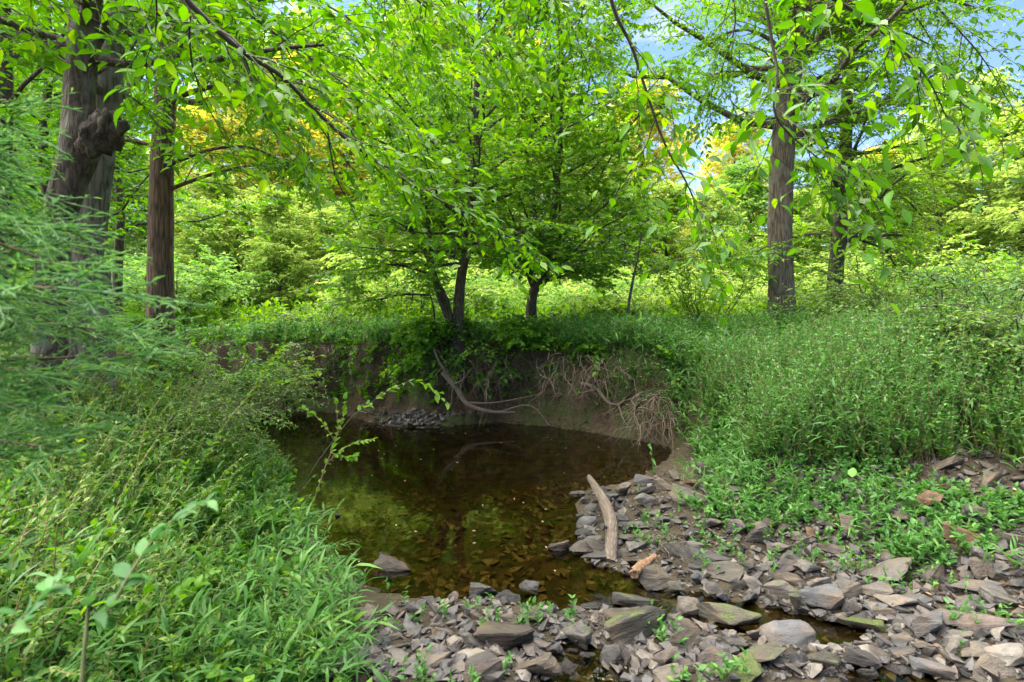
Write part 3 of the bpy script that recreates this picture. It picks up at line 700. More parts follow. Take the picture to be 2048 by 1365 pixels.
X, Y = rng.uniform(-4.5, 2.4, 5000), rng.uniform(7.2, 10.8, 5000); zf = G(X, Y); k = np.nonzero((zf > .08) & (zf < 1.02))[0][:420]
scatter_stones('bank_stones', X[k], Y[k], rng.uniform(.02, .08, len(k)) * (1 + (rng.random(len(k)) < .12)), GB)
# ------------------------------------------------------------------ trees with placed trunks
def base_at(px, Y):
    x = (px - 1024) / F * Y
    return np.array([x, Y, G(x, Y)[0]])

def px_path(pts, Y):
    return [P(a, b, Y if len(q) == 0 else q[0]) for a, b, *q in pts]

def placed_tree(name, Y, trunk_px, radii, bark, leaf, label, n_limbs, t0, t1, length, extra=(), group=None, cat='tree', crown=None, limb_kw=None, flare=.6, sides=16, rough=.06):
    """trunk along a pixel path at depth Y, then the named limbs, then limbs spiralling up it"""
    b = base_at(trunk_px[0][0], Y); b[2] -= .12
    root = empty(name, b, label, cat, group)
    tr = Geo(); pts = [b] + px_path(trunk_px, Y)
    path, rad = trunk_tube(tr, pts, radii, 40, sides, 0, rough, flare)
    tr.build('trunk', bark, root)
    cg = Geo(); kw = dict(subs=10, sub_len=1.2, twigs=6, twig_len=.4, leaves=8, L=.085, Wr=.5, kind='mid')
    kw.update(crown or {})
    for e in extra:
        w, r0 = e[0], e[1]
        lp = spline(px_path(w, Y), 12); g = Geo()
        ek = dict(kw); ek.update(e[2] if len(e) > 2 else {})
        g.tubes(lp[None], np.linspace(r0, r0 * .3, 12)[None], 8)
        ramify(g, cg, lp[None], np.array([r0]), **ek)
        g.build('branch', bark, root)
    if n_limbs:
        lk = dict(pitch0=.1, pitch1=.8); lk.update(limb_kw or {})
        limbs, tt = auto_limbs(path, n_limbs, t0, t1, length, **lk)
        lr = np.interp(tt, np.linspace(0, 1, len(rad)), rad) * .38
        for i in range(n_limbs):
            g = Geo(); g.tubes(limbs[i:i + 1], (lr[i] * np.linspace(1, .3, limbs.shape[1]))[None], 6)
            ramify(g, cg, limbs[i:i + 1], lr[i:i + 1], **kw)
            g.build('branch', bark, root)
    if cg.n: cg.build('crown', [leaf, M['twig']], root)
    return root, path

# left bank
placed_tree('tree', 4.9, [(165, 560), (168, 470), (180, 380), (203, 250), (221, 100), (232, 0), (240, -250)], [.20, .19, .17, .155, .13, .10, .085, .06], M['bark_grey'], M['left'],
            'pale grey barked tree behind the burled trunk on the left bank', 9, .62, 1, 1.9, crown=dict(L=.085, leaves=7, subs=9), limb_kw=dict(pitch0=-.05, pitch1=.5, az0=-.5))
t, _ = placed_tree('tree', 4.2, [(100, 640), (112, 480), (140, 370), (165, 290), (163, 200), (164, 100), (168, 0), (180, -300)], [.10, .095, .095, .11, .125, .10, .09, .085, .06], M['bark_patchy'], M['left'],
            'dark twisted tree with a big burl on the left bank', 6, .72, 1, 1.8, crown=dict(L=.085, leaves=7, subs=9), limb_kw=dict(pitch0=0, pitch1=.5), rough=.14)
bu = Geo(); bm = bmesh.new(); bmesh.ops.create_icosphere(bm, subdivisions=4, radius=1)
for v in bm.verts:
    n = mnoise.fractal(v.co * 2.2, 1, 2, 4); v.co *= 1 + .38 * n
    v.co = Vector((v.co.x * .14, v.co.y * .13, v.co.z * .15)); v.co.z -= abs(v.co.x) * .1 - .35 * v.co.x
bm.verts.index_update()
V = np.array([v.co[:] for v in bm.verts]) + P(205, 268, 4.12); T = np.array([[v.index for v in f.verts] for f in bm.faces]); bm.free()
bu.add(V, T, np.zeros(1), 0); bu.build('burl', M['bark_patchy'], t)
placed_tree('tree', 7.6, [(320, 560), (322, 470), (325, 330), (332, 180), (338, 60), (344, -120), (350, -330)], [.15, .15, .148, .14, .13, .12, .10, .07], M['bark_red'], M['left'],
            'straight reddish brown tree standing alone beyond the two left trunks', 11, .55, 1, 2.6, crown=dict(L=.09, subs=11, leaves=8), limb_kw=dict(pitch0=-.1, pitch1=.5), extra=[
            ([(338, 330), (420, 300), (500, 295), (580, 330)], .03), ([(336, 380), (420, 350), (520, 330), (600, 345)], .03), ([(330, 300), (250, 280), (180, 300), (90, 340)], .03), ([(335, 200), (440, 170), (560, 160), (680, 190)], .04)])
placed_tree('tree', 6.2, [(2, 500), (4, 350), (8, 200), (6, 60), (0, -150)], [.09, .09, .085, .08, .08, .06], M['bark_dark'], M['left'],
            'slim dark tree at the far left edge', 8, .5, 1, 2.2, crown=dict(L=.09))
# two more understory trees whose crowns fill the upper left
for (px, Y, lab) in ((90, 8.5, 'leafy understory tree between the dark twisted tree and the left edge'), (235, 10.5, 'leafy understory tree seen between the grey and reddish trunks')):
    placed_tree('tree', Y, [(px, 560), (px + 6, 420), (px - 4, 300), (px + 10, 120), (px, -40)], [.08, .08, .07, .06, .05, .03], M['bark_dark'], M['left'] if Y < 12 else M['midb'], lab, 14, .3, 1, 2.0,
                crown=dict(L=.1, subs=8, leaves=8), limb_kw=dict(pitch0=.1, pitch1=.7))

# far bank, centre
MID = dict(L=.078, Wr=.62, kind='lobed', subs=12, twigs=7, leaves=8, sub_len=1.15, twig_len=.42)
placed_tree('tree', 9.2, [(917, 640), (920, 580), (930, 510), (941, 440), (946, 360), (950, 250), (956, 120), (960, -20)], [.085, .085, .08, .075, .07, .065, .055, .04, .03], M['bark_dark'], M['mid'],
            'spreading many stemmed tree leaning over the cut bank in the centre', 42, .34, 1, 2.9, crown=MID, limb_kw=dict(pitch0=.1, pitch1=1.0, curve=-.05, az0=2.4, shape=lambda u: .62 + 1.3 * u * (1 - u)), extra=[
            ([(905, 668), (893, 605), (872, 560), (852, 505), (830, 470), (790, 440), (740, 430)], .06), ([(905, 660), (880, 600), (866, 550), (862, 490), (850, 400), (838, 330)], .045),
            ([(866, 552), (800, 530), (740, 535), (690, 545)], .025), ([(858, 590), (800, 590), (750, 600), (720, 585)], .02), ([(885, 700), (872, 655), (866, 610), (858, 585)], .025, dict(subs=3)),
            ([(935, 520), (900, 470), (860, 410), (800, 360)], .04), ([(925, 650), (900, 690), (930, 730), (960, 760)], .02, dict(sub_len=.6, subs=8)), ([(905, 660), (870, 690), (840, 700), (815, 720)], .02, dict(sub_len=.5, subs=8)),
            ([(930, 660), (970, 690), (1010, 720), (1060, 735)], .02, dict(sub_len=.6, subs=10))])
placed_tree('tree', 10.4, [(1063, 640), (1064, 600), (1072, 575), (1088, 560), (1097, 520), (1102, 460), (1112, 380), (1120, 240), (1122, 110), (1118, 10)], [.10, .09, .085, .08, .075, .07, .065, .06, .05, .03], M['bark_dark'], M['mid'],
            'forked tree with a short curved trunk right of the centre', 38, .36, 1, 2.3, crown=MID, limb_kw=dict(pitch0=.25, pitch1=1.05, shape=lambda u: .6 + 1.5 * u * (1 - u)), extra=[
            ([(1070, 578), (1058, 545), (1062, 505), (1070, 440), (1060, 350), (1040, 250)], .07), ([(1085, 566), (1120, 548), (1160, 540), (1200, 545)], .025)])
# slender sapling with feather leaves
b = base_at(1256, 11.0); root = empty('sapling', b, 'slender pale sapling with feathery compound leaves right of the forked tree', 'sapling')
g = Geo(); lp = spline([b] + px_path([(1256, 620), (1266, 560), (1278, 500), (1285, 430), (1290, 370)], 11.0), 16); g.tubes(lp[None], np.linspace(.035, .012, 16)[None], 7); g.build('trunk', M['bark_grey'], root)
fr, tt = auto_limbs(lp, 18, .45, 1, .75, .15, 1.0, .45, 8); g = Geo(); g.tubes(fr, np.linspace(.006, .002, 8)[None], 3, 1)
leaf_on(g, fr, 13, .13, .3, 'lance', 0, .15, 1.2, -.1, .2, .1, True); g.build('crown', [M['midb'], M['twig']], root)
# vase shaped shrub
def vase(px, Y, h, n, spread, label, leaf, L=.06, group=None, name='shrub', kind='mid', droop=.35, per=5, leaves=7, tl=.4, lean=(0, 0), wr=.5):
    b = base_at(px, Y); root = empty(name, b, label, 'shrub', group); a = rng.uniform(0, 2 * PI, n); s = spread * np.sqrt(rng.random(n))
    d = np.stack([np.cos(a) * s + lean[0], np.sin(a) * s + lean[1], np.ones(n)], 1)
    st = arcs(b + np.stack([np.cos(a), np.sin(a), 0 * a], 1) * .08 * h, d, h * rng.uniform(.7, 1.15, n), droop, 7, .03)
    w = Geo(); w.tubes(st, (.011 * h / 2 * np.linspace(1, .3, 7))[None], 4); w.build('stem', M['twig'], root)
    c = Geo(); p, T, t = sample(st, per * 2, .22)
    dd = side_dirs(T, .9, .4, .1, .25); tp = arcs(p.reshape(-1, 3), dd.reshape(-1, 3), (tl * h / 2 * rng.uniform(.5, 1.3, t.shape) * (1.2 - .6 * t)).ravel(), .3, 4, .05)
    c.tubes(tp, np.array([.004, .003, .002, .001])[None], 3, 1)
    leaf_on(c, tp, leaves, L, wr, kind, 0, .1, .9, 0, .4, .25, True); leaf_on(c, st, 10, L, wr, kind, 0, .4)
    c.build('foliage', [leaf, M['twig']], root)
    return root
vase(1410, 10.6, 1.9, 22, .8, 'vase shaped shrub with fanned dark stems between sapling and big right trunk', M['midb'], .07, droop=.15)
# right bank
RT = dict(L=.085, Wr=.45, kind='mid', subs=13, t0=.06, twigs=7, leaves=9, sub_len=1.1, twig_len=.5)
placed_tree('tree', 10.0, [(1563, 640), (1562, 560), (1560, 470), (1562, 380), (1570, 250), (1588, 110), (1612, 10), (1640, -120), (1660, -300)], [.24, .22, .205, .20, .195, .19, .18, .17, .15, .11], M['bark_stout'], M['mid'],
            'stout grey trunk of the tallest tree on the right bank', 24, .52, 1, 3.0, crown=RT, limb_kw=dict(pitch0=.3, pitch1=.9), extra=[
            ([(1615, 40), (1665, 38), (1755, 46), (1880, 0), (1960, 20)], .06), ([(1580, 130), (1540, 80), (1480, 60), (1400, 90)], .05), ([(1560, 480), (1520, 500), (1480, 520), (1440, 500)], .015, dict(sub_len=.6))])
placed_tree('tree', 12.0, [(1670, 640), (1671, 560), (1680, 450), (1689, 340), (1694, 220), (1695, 110), (1688, 20), (1680, -80)], [.165, .16, .155, .14, .125, .11, .10, .08, .06], M['bark_dark'], M['midb'],
            'slimmer dark trunk right of the stout grey one', 26, .32, 1, 2.4, crown=dict(RT, L=.09), limb_kw=dict(pitch0=.1, pitch1=.85), extra=[
            ([(1690, 348), (1740, 345), (1790, 375), (1850, 440)], .045), ([(1720, 480), (1770, 500), (1790, 530), (1830, 560)], .03), ([(1696, 120), (1740, 80), (1790, 60), (1860, 90)], .05), ([(1680, 560), (1630, 540), (1600, 560)], .02), ([(1690, 280), (1640, 320), (1600, 330)], .03)])

# ------------------------------------------------------------------ overhanging branches of trees outside the frame
def overhang(label, path, r0, n_side, side_len, per, L, leaf=M['near'], drop=.15, sub=4, extra=(), kind='near', t0=.1, wr=.43, sub_len=.35):
    lp = spline([P(*q) for q in path], 26)
    root = empty('overhanging_branch', lp[0], label, 'branch', 'leafy branches hanging into view')
    g = Geo(); g.tubes(lp[None], np.linspace(r0, r0 * .22, 26)[None], 8, cap=True); g.build('stem', M['twig'], root)
    lg = Geo(); sides = []
    p, T, t = sample(lp[None], n_side, t0); d = side_dirs(T, .8, .3, -.12, .2)
    sp = arcs(p.reshape(-1, 3), d.reshape(-1, 3), (side_len * (1.15 - .7 * t) * rng.uniform(.6, 1.3, t.shape)).ravel(), drop, 6, .04)
    for e in extra:
        sp = np.concatenate([sp, spline([P(*q) for q in e], 6)[None]])
    w = Geo(); w.tubes(sp, (r0 * .35 * np.linspace(1, .25, 6))[None], 5); w.build('side_branch', M['twig'], root)
    L = L * .86; p2, T2, t2 = sample(sp, sub, .15); d2 = side_dirs(T2, .8, .3, -.05, .25)
    tp = arcs(p2.reshape(-1, 3), d2.reshape(-1, 3), (sub_len * rng.uniform(.5, 1.3, t2.shape) * (1.2 - .5 * t2)).ravel(), drop * 1.3, 4, .05)
    lg.tubes(tp, np.array([.0028, .002, .0014, .0008])[None], 3, 1)
    leaf_on(lg, tp, per, L, wr, kind, 0, .1, .8, -.15, .5, .38); leaf_on(lg, sp, per * 2, L, wr, kind, 0, .3, .8, -.15, .45); leaf_on(lg, lp[None], 18, L, wr, kind, 0, .6, .8, -.15, .45)
    lg.build('leaves', [leaf, M['twig']], root)
    return root
overhang('long bare arching branch sweeping down from top left to the centre', [(-60, -700, 2.4), (250, -180, 2.6), (360, -15, 2.8), (480, 100, 3.0), (560, 150, 3.2), (640, 230, 3.4), (720, 300, 3.6), (850, 385, 3.9), (960, 440, 4.2), (1060, 500, 4.5)], .020, 22, .75, 6, .085,
         extra=[[(480, 105, 3.0), (505, 165, 3.05), (530, 230, 3.1), (560, 285, 3.15), (600, 320, 3.2), (625, 380, 3.2)], [(560, 150, 3.2), (660, 190, 3.1), (760, 210, 3.1), (840, 270, 3.1)]])
overhang('thin drooping twig with large leaves in the sky gap right of centre', [(1150, -500, 2.6), (1205, -100, 2.7), (1228, 20, 2.8), (1262, 90, 2.9), (1290, 175, 3.0), (1330, 290, 3.1), (1370, 360, 3.2), (1395, 420, 3.3), (1405, 480, 3.3)], .012, 9, .42, 4, .08, drop=.3, t0=.35)
overhang('leafy drooping branch hanging in front of the stout right trunk', [(1480, -500, 2.5), (1520, -80, 2.6), (1545, 90, 2.7), (1555, 150, 2.7), (1548, 220, 2.7), (1580, 270, 2.75), (1650, 330, 2.8), (1690, 390, 2.85)], .010, 11, .42, 4, .08, drop=.35, t0=.3)
overhang('leafy branch crossing the top right corner with hanging leaf sprays', [(1250, -350, 2.2), (1480, -120, 2.4), (1640, -20, 2.5), (1760, 60, 2.6), (1850, 150, 2.7), (1895, 240, 2.75)], .012, 11, .42, 4, .085, drop=.4, t0=.25)
overhang('broad leafy branch filling the top left above the burled trunk', [(-350, -350, 2.6), (-50, -120, 2.9), (150, -20, 3.2), (330, 40, 3.5), (480, 70, 3.8)], .014, 12, .6, 5, .09, drop=.15, sub=5)
overhang('high leafy branch along the top centre of the view', [(560, -500, 3.6), (700, -160, 3.8), (800, -30, 4.0), (920, 60, 4.3), (1040, 110, 4.6)], .014, 18, .8, 6, .085, drop=.3, sub=5, t0=.2)
overhang('second high leafy branch between the arching branch and the sky gap', [(800, -600, 4.4), (980, -200, 4.6), (1060, -60, 4.8), (1130, 30, 5.0), (1180, 140, 5.2)], .014, 16, .75, 6, .085, drop=.35, sub=5, t0=.3)
overhang('hanging leafy branch in the upper left behind the arching one', [(300, -400, 4.2), (420, -60, 4.5), (540, 60, 4.8), (640, 130, 5.0), (760, 230, 5.3), (860, 300, 5.5)], .016, 20, .9, 6, .085, drop=.2, sub=5, t0=.15)

overhang('fine leafy branch across the upper left in front of the golden lit tree', [(150, -500, 5.0), (300, -100, 5.4), (420, 60, 5.7), (520, 180, 6.0), (600, 290, 6.3)], .016, 20, 1.0, 6, .08, drop=.2, sub=6, t0=.2)
overhang('fine leafy branch filling the top between the arching branch and the centre crown', [(450, -500, 5.6), (600, -60, 6.0), (700, 40, 6.2), (800, 120, 6.4), (900, 180, 6.6)], .016, 20, 1.0, 6, .08, drop=.2, sub=6, t0=.2)

overhang('fine leafy branch in the top right corner beyond the hanging sprays', [(1600, -420, 7.0), (1760, -120, 7.4), (1880, 20, 7.7), (1960, 110, 8.0), (2010, 190, 8.2)], .02, 22, 1.2, 6, .085, drop=.25, sub=6, t0=.2)
overhang('fine leafy branch over the sky gap left of the stout right trunk', [(1330, -420, 7.0), (1420, -120, 7.3), (1470, 20, 7.6), (1450, 120, 7.8), (1410, 210, 8.0)], .02, 20, 1.0, 6, .085, drop=.25, sub=6, t0=.2)
overhang('fine leafy branch reaching right from the stout trunk at the top edge', [(1640, -300, 8.5), (1760, -60, 8.8), (1850, 60, 9.0), (1900, 170, 9.2)], .02, 20, 1.3, 6, .085, drop=.25, sub=6, t0=.2)

# ------------------------------------------------------------------ background trees
def bg_tree_proto(h, spread, leaf, seed, t0=.12, L=.19, n=50, subs=9, tw=6, lv=8):
    root = empty('tree', (0, 0, 0), 'x', 'tree'); g = Geo()
    pts = [(0, 0, -.3)] + [(random.uniform(-.25, .25) * i / 3, random.uniform(-.25, .25) * i / 3, h * i / 6) for i in range(1, 7)]
    path, rad = trunk_tube(g, pts, [.24, .21, .18, .14, .10, .06, .03], 20, 9, 0, .05, .3)
    limbs, tt = auto_limbs(path, n, t0, .98, spread, .15, .95, -.08, 5, seed, shape=lambda u: .55 + 1.1 * u * (1 - u) * 1.6 - .35 * u)
    g.tubes(limbs, (np.interp(tt, np.linspace(0, 1, 20), rad) * .35)[:, None] * np.linspace(1, .3, 5)[None], 4)
    g.build('trunk', M['bark_far'], root)
    c = Geo(); ramify(None, c, limbs, np.full(n, .03), subs, spread * .42, tw, .75, lv, L, .62, 'far', .2, .3, .15, face=.6)
    c.build('crown', [leaf, M['bark_far']], root)
    return root
PROT = {'A': [bg_tree_proto(13, 3.4, M['farA'], 0.), bg_tree_proto(12, 3.8, M['farA'], 1.)], 'B': [bg_tree_proto(13, 3.6, M['farB'], 2.), bg_tree_proto(12, 3.2, M['farB'], 3.)], 'G': [bg_tree_proto(14, 3.6, M['farG'], 4.)]}
used = set()
BGL = {'A': 'tall green tree in the wood beyond the far bank', 'B': 'pale yellow green tree in the wood beyond the far bank', 'G': 'golden lit tall tree at the back of the wood'}
def bg_tree(kind, px, Y, top_py, label=None, group=None):
    pr = random.choice(PROT[kind]); b = base_at(px, Y)
    hgt = EYE + (HZ - top_py) / F * Y - b[2]; h0 = 14 if kind == 'G' else 12.6
    s = hgt / h0; lab = label or BGL[kind]; grp = group or {'A': 'green trees of the wood', 'B': 'pale trees of the wood', 'G': 'golden lit trees of the wood'}[kind]
    copy_tree(pr, b, random.uniform(0, 2 * PI), (s * random.uniform(1.05, 1.3), s * random.uniform(1.05, 1.3), s), lab, grp)
# golden lit trees at the back, their sunlight painted in by yellow leaves
for px, Y, top, lab in ((395, 27, 235, 'golden lit tree seen just right of the reddish trunk'), (560, 30, 130, 'golden lit tree high behind the arching branch'), (690, 28, 190, 'golden lit tree behind the left edge of the centre crown'),
                        (1290, 32, 190, 'golden lit tree below the sky gap, left of the drooping twig'), (1480, 38, 255, 'golden lit tree just left of the stout right trunk'), (1770, 44, 300, 'golden lit tree seen beyond the slim dark trunk'), (1020, 36, 100, 'golden lit tree behind the top of the centre crown')):
    bg_tree('G', px, Y, top, lab)
for px, Y, top in ((470, 33, 120), (640, 34, 110), (770, 31, 150), (860, 30, 60), (-150, 20, -60), (60, 24, 40), (200, 20, 150), (300, 26, 330), (430, 22, 370), (520, 22, 400), (620, 22, 400), (470, 18, 400), (560, 17, 380), (650, 18, 420), (760, 19, 430), (390, 17, 400), (700, 21, 410), (800, 24, 250), (900, 22, 170), (1000, 26, 180), (1090, 21, 210), (1180, 24, 240),
                   (1250, 21, 380), (1330, 23, 370), (1420, 21, 400), (1500, 25, 330), (1600, 22, 380), (1690, 26, 330), (1780, 24, 360)):
    bg_tree('B' if 340 < px < 800 else random.choice('AABB'), px, Y, top)
for px, Y, top, lab in ((1950, 28, 190, 'tall pale tree at the right edge under the open sky'), (2040, 24, 215, None), (1880, 26, 300, None), (2120, 22, 200, None), (1830, 30, 340, None)):
    bg_tree('B', px, Y, top, lab)
for px in range(-700, 2900, 130):
    bg_tree(random.choice('AAB'), px + random.uniform(-40, 40), random.uniform(42, 60), random.uniform(330, 400), 'distant tree of the wood behind the nearer trees', 'distant trees of the wood')
for k in PROT:
    for pr in PROT[k]:
        for ch in list(pr.children): bpy.data.objects.remove(ch)
        bpy.data.objects.remove(pr)

# ------------------------------------------------------------------ shrubs and saplings of the middle distance
for px, Y, h, leaf, lab in ((560, 9.6, 2.0, 'privet', 'feathery arching shrub on the bank left of the clearing'), (470, 8.6, 1.9, 'privet', 'arching fine leaved shrub just right of the reddish trunk'), (650, 11.2, 1.7, 'privet', 'low pale shrub beside the sunny clearing'),
                            (400, 7.6, 1.7, 'left', 'dark leafy shrub at the foot of the reddish trunk'), (250, 7.0, 1.9, 'left', 'dark leafy shrub behind the grey trunk'), (80, 6.4, 2.0, 'left', 'dark leafy shrub behind the cedar sprays'),
                            (1770, 8.2, 2.2, 'privet', 'tall fine leaved shrub right of the slim dark trunk'), (1880, 7.4, 2.2, 'privet', 'tall thin stemmed shrub on top of the right slope'), (2010, 7.2, 2.5, 'weed', 'dark upright shrub at the right edge'), (1620, 9.4, 1.2, 'weed', 'low dark green shrub between the two right trunks'),
                            (1950, 5.8, 1.3, 'privet', 'wispy bush on the right slope near the fallen branch'), (2060, 5.0, 1.5, 'privet', 'wispy bush cut by the right edge'), (1500, 9.6, .9, 'midb', 'small bright shrub left of the stout trunk'), (1130, 11.5, 1.0, 'privet', 'thin yellowish shrub behind the forked tree'), (1200, 10.5, .9, 'midb', 'small leafy shrub right of the forked trunk')):
    vase(px, Y, h, 26, .75, lab, M[leaf], .055, droop=.5, kind='mid', per=6, leaves=6, tl=.55)
for px, Y, h, lab, ln in ((905, 9.5, .9, 'leafy shrub draping over the bank rim at the foot of the centre tree', (-.3, -1.0)), (1050, 9.25, .9, 'dark green leafy shrub hanging down the cut bank right of the centre tree', (.1, -1.6)), (845, 9.3, .8, 'low leafy bush on the rim left of the centre tree', (0, -.8))):
    vase(px, Y, h, 22, .7, lab, M['mid'], .062, droop=.5, kind='mid', per=5, leaves=6, tl=.7, lean=(ln[0], ln[1] * .3), wr=.55)
for px, Y, h, lab in ((2075, 5.2, 1.9, 'tall loose shrub cut by the right edge above the fallen branch'), (1960, 6.2, 1.8, 'tall yellow green shrub behind the dark fallen branch'), (1860, 7.0, 1.6, 'loose tall shrub left of the shrub behind the fallen branch'), (1830, 6.6, 1.1, 'wispy weedy shrub high on the right mound'), (1925, 5.9, 1.2, 'tall wispy shrub beside the dark fallen branch'), (2020, 5.4, 1.2, 'loose weedy shrub at the right edge above the slope rocks'), (1720, 7.4, 1.0, 'loose weedy shrub before the slim dark trunk'), (2000, 6.6, 1.5, 'tallest loose shrub on top of the right mound'), (390, 6.6, 1.1, 'wispy yellowish shrub on the left bank nearest the clearing'), (380, 5.2, 1.1, 'wispy brown stemmed shrub in the middle of the left bank'), (250, 4.4, 1.1, 'wispy brown stemmed shrub on the left bank beside the cedar'), (330, 6.6, 1.2, 'wispy shrub in front of the reddish trunk')):
    vase(px, Y, h, 20, .9, lab, M['privet'], .036, droop=.6, kind='mid', per=6, leaves=8, tl=.8, wr=.5)
sh = {}
for k, leaf in (('a', 'midb'), ('b', 'farB'), ('c', 'farA')):
    r = vase(1024, 10, 2.4, 24, .8, 'x', M[leaf], .075, droop=.4, per=7, leaves=9, tl=.6, wr=.55); sh[k] = r
for i in range(64):
    Y = random.uniform(12.5, 22); px = random.uniform(-150, 2200)
    if 650 < px < 830 and Y < 17: continue
    k = 'abcb'[i % 4]; b = base_at(px, Y)
    copy_tree(sh[k], b, random.uniform(0, 6.28), random.uniform(.7, 1.5), {'a': 'bright green thicket shrub beyond the far bank', 'b': 'pale yellow green thicket shrub beyond the far bank', 'c': 'dull green thicket shrub beyond the far bank'}[k], 'thicket shrubs beyond the bank')
for i in range(60):
    Y = random.uniform(22, 40); b = base_at(random.uniform(-300, 2350), Y)
    copy_tree(sh['bca'[i % 3]], b, random.uniform(0, 6.28), random.uniform(1.5, 2.4), 'far shrub in the wood behind the thicket', 'far shrubs of the wood')
for k in sh:
    for ch in list(sh[k].children): bpy.data.objects.remove(ch)
    bpy.data.objects.remove(sh[k])

# ------------------------------------------------------------------ ground cover (uncountable)
def cover(name, X, Y, h, leaf, L, wr, per, kind='lance', lean=.45, droop=.35, pair=False, stem=None, r=.0018, t0=.2, ang=.8, up=.15, kink=.25):
    Z = G(X, Y); n = len(X); a = rng.uniform(0, 2 * PI, n)
    d = np.stack([np.cos(a) * lean * rng.random(n), np.sin(a) * lean * rng.random(n), np.ones(n)], 1)
    st = arcs(np.stack([X, Y, Z - .01], 1), d, h * np.ones(n), droop * rng.random(n), 5, .03)
    g = Geo(); g.tubes(st, (r * np.array([1.2, 1, .9, .7, .4]))[None] * (h / .4)[:, None] ** .5, 3, 1)
    leaf_on(g, st, per, L, wr, kind, 0, t0, ang, up, .45, .3, pair)
    return tag(g.build(name, [leaf, stem or M['stem']]), kind='stuff')
def blades(name, X, Y, h, leaf, w=.006, lean=.6):
    Z = G(X, Y); n = len(X); a = rng.uniform(0, 2 * PI, n)
    d = np.stack([np.cos(a) * lean * rng.random(n), np.sin(a) * lean * rng.random(n), np.ones(n)], 1)
    st = arcs(np.stack([X, Y, Z - .01], 1), d, h, .5 * rng.random(n), 5); sd = nrm(np.cross(d, np.array([0, 0, 1.]) + rng.normal(0, .3, d.shape)))[:, None]
    ww = (np.array([.6, 1, .9, .6, .05]) * w)[None, :, None]
    V = np.stack([st - sd * ww, st + sd * ww], 2).reshape(n, 10, 3)
    q = np.array([(2 * i, 2 * i + 1, 2 * i + 3) for i in range(4)] + [(2 * i, 2 * i + 3, 2 * i + 2) for i in range(4)])
    g = Geo(); g.add(V, q[None] + (np.arange(n) * 10)[:, None, None], np.repeat(rng.random(n), 10), 0)
    return tag(g.build(name, leaf), kind='stuff')
def pick(n, x0, x1, y0, y1, cond):
    X, Y = rng.uniform(x0, x1, n * 6), rng.uniform(y0, y1, n * 6); z = G(X, Y); k = np.nonzero(cond(X, Y, z))[0][:n]
    return X[k], Y[k]
hf = lambda X, Y: np.clip((-.34 * Y - .05 - .24 * np.maximum(Y - 4.5, 0) - X) / 1.1, .3, 1)      # shorter towards the water
# left bank
cl = lambda X, Y, z: (X < -.55) & (z > .03) & (X < -.34 * Y - .08 - .24 * np.maximum(Y - 4.5, 0) + .7 * vnoise(X * 1.1, Y * 1.1, 31) + .35 * (rng.random(len(X)) - .5)) & (Y < 9.3) & (X > -1.1 * Y - .6) & ((z > .08) | (rng.random(len(X)) < .4))
X, Y = pick(4200, -7, -.5, 1.15, 9.2, cl); cover('undergrowth', X, Y, rng.uniform(.12, .5, len(X)) * hf(X, Y), M['weed'], .038, .42, 9, 'mid', .8, .5, pair=True)
X, Y = pick(5200, -5, -.5, 1.15, 6.5, cl); cover('stilt_grass', X, Y, rng.uniform(.25, .75, len(X)) * hf(X, Y), M['grass'], .085, .125, 9, 'lance', 1.1, .9)
X, Y = pick(9000, -6, -.5, 1.1, 8, cl); blades('grass', X, Y, rng.uniform(.15, .55, len(X)) * hf(X, Y), M['grass'], .0026, 1.2)
X, Y = pick(900, -4, -.5, 1.2, 6, cl); cover('broad_weeds', X, Y, rng.uniform(.25, .6, len(X)) * hf(X, Y), M['mid'], .06, .5, 8, 'mid', .7, .5, pair=True)
X, Y = pick(420, -3, -.5, 1.1, 4, cl); blades('broad_grass', X, Y, rng.uniform(.3, .6, len(X)) * hf(X, Y), M['grass'], .006, 1.3)
X, Y = pick(2600, -6, -.5, 1.5, 7, cl); cover('brown_weeds', X, Y, rng.uniform(.4, 1.0, len(X)) * hf(X, Y), M['privet'], .024, .5, 24, 'mid', .8, .5, True, M['drystem'], .002, .2)
X, Y = pick(200, -1.5, -.75, 2.3, 4.6, lambda X, Y, z: (z > .02) & (X < -.32 * Y + .1)); cover('stilt_grass', X, Y, rng.uniform(.25, .5, len(X)), M['grass'], .095, .13, 8, 'lance', 1.3, .9)
# right slope
cr_ = lambda X, Y, z: (z > .38 + .25 * vnoise(X * 1.2, Y * 1.2, 51)) & (X > 1.0) & (X < .98 * Y + .5) & ((vnoise(X * 1.4, Y * 1.4, 8) + .5 + np.clip((z - .35) * 1.3, -.3, .7)) > .46)
X, Y = pick(6200, 1.2, 8.5, 3.2, 9.6, cr_); cover('stilt_grass', X, Y, rng.uniform(.18, .6, len(X)) * (1 + .35 * (vnoise(X, Y, 71) > .1)), M['grass'], .085, .14, 8, 'lance', .7, .6)
X, Y = pick(6500, 1.2, 8, 3.0, 9.6, cr_); cover('undergrowth', X, Y, rng.uniform(.12, .42, len(X)), M['privet'], .032, .5, 14, 'mid', pair=True)
X, Y = pick(4200, 1.6, 7, 2.8, 7, cr_); cover('brown_weeds', X, Y, rng.uniform(.35, .95, len(X)), M['weed'], .03, .5, 16, 'mid', .5, .3, True, M['drystem'], .002, .25)
X, Y = pick(5000, 1.2, 8, 3.0, 9.6, cr_); blades('grass', X, Y, rng.uniform(.1, .35, len(X)), M['olive'], .003, .9)
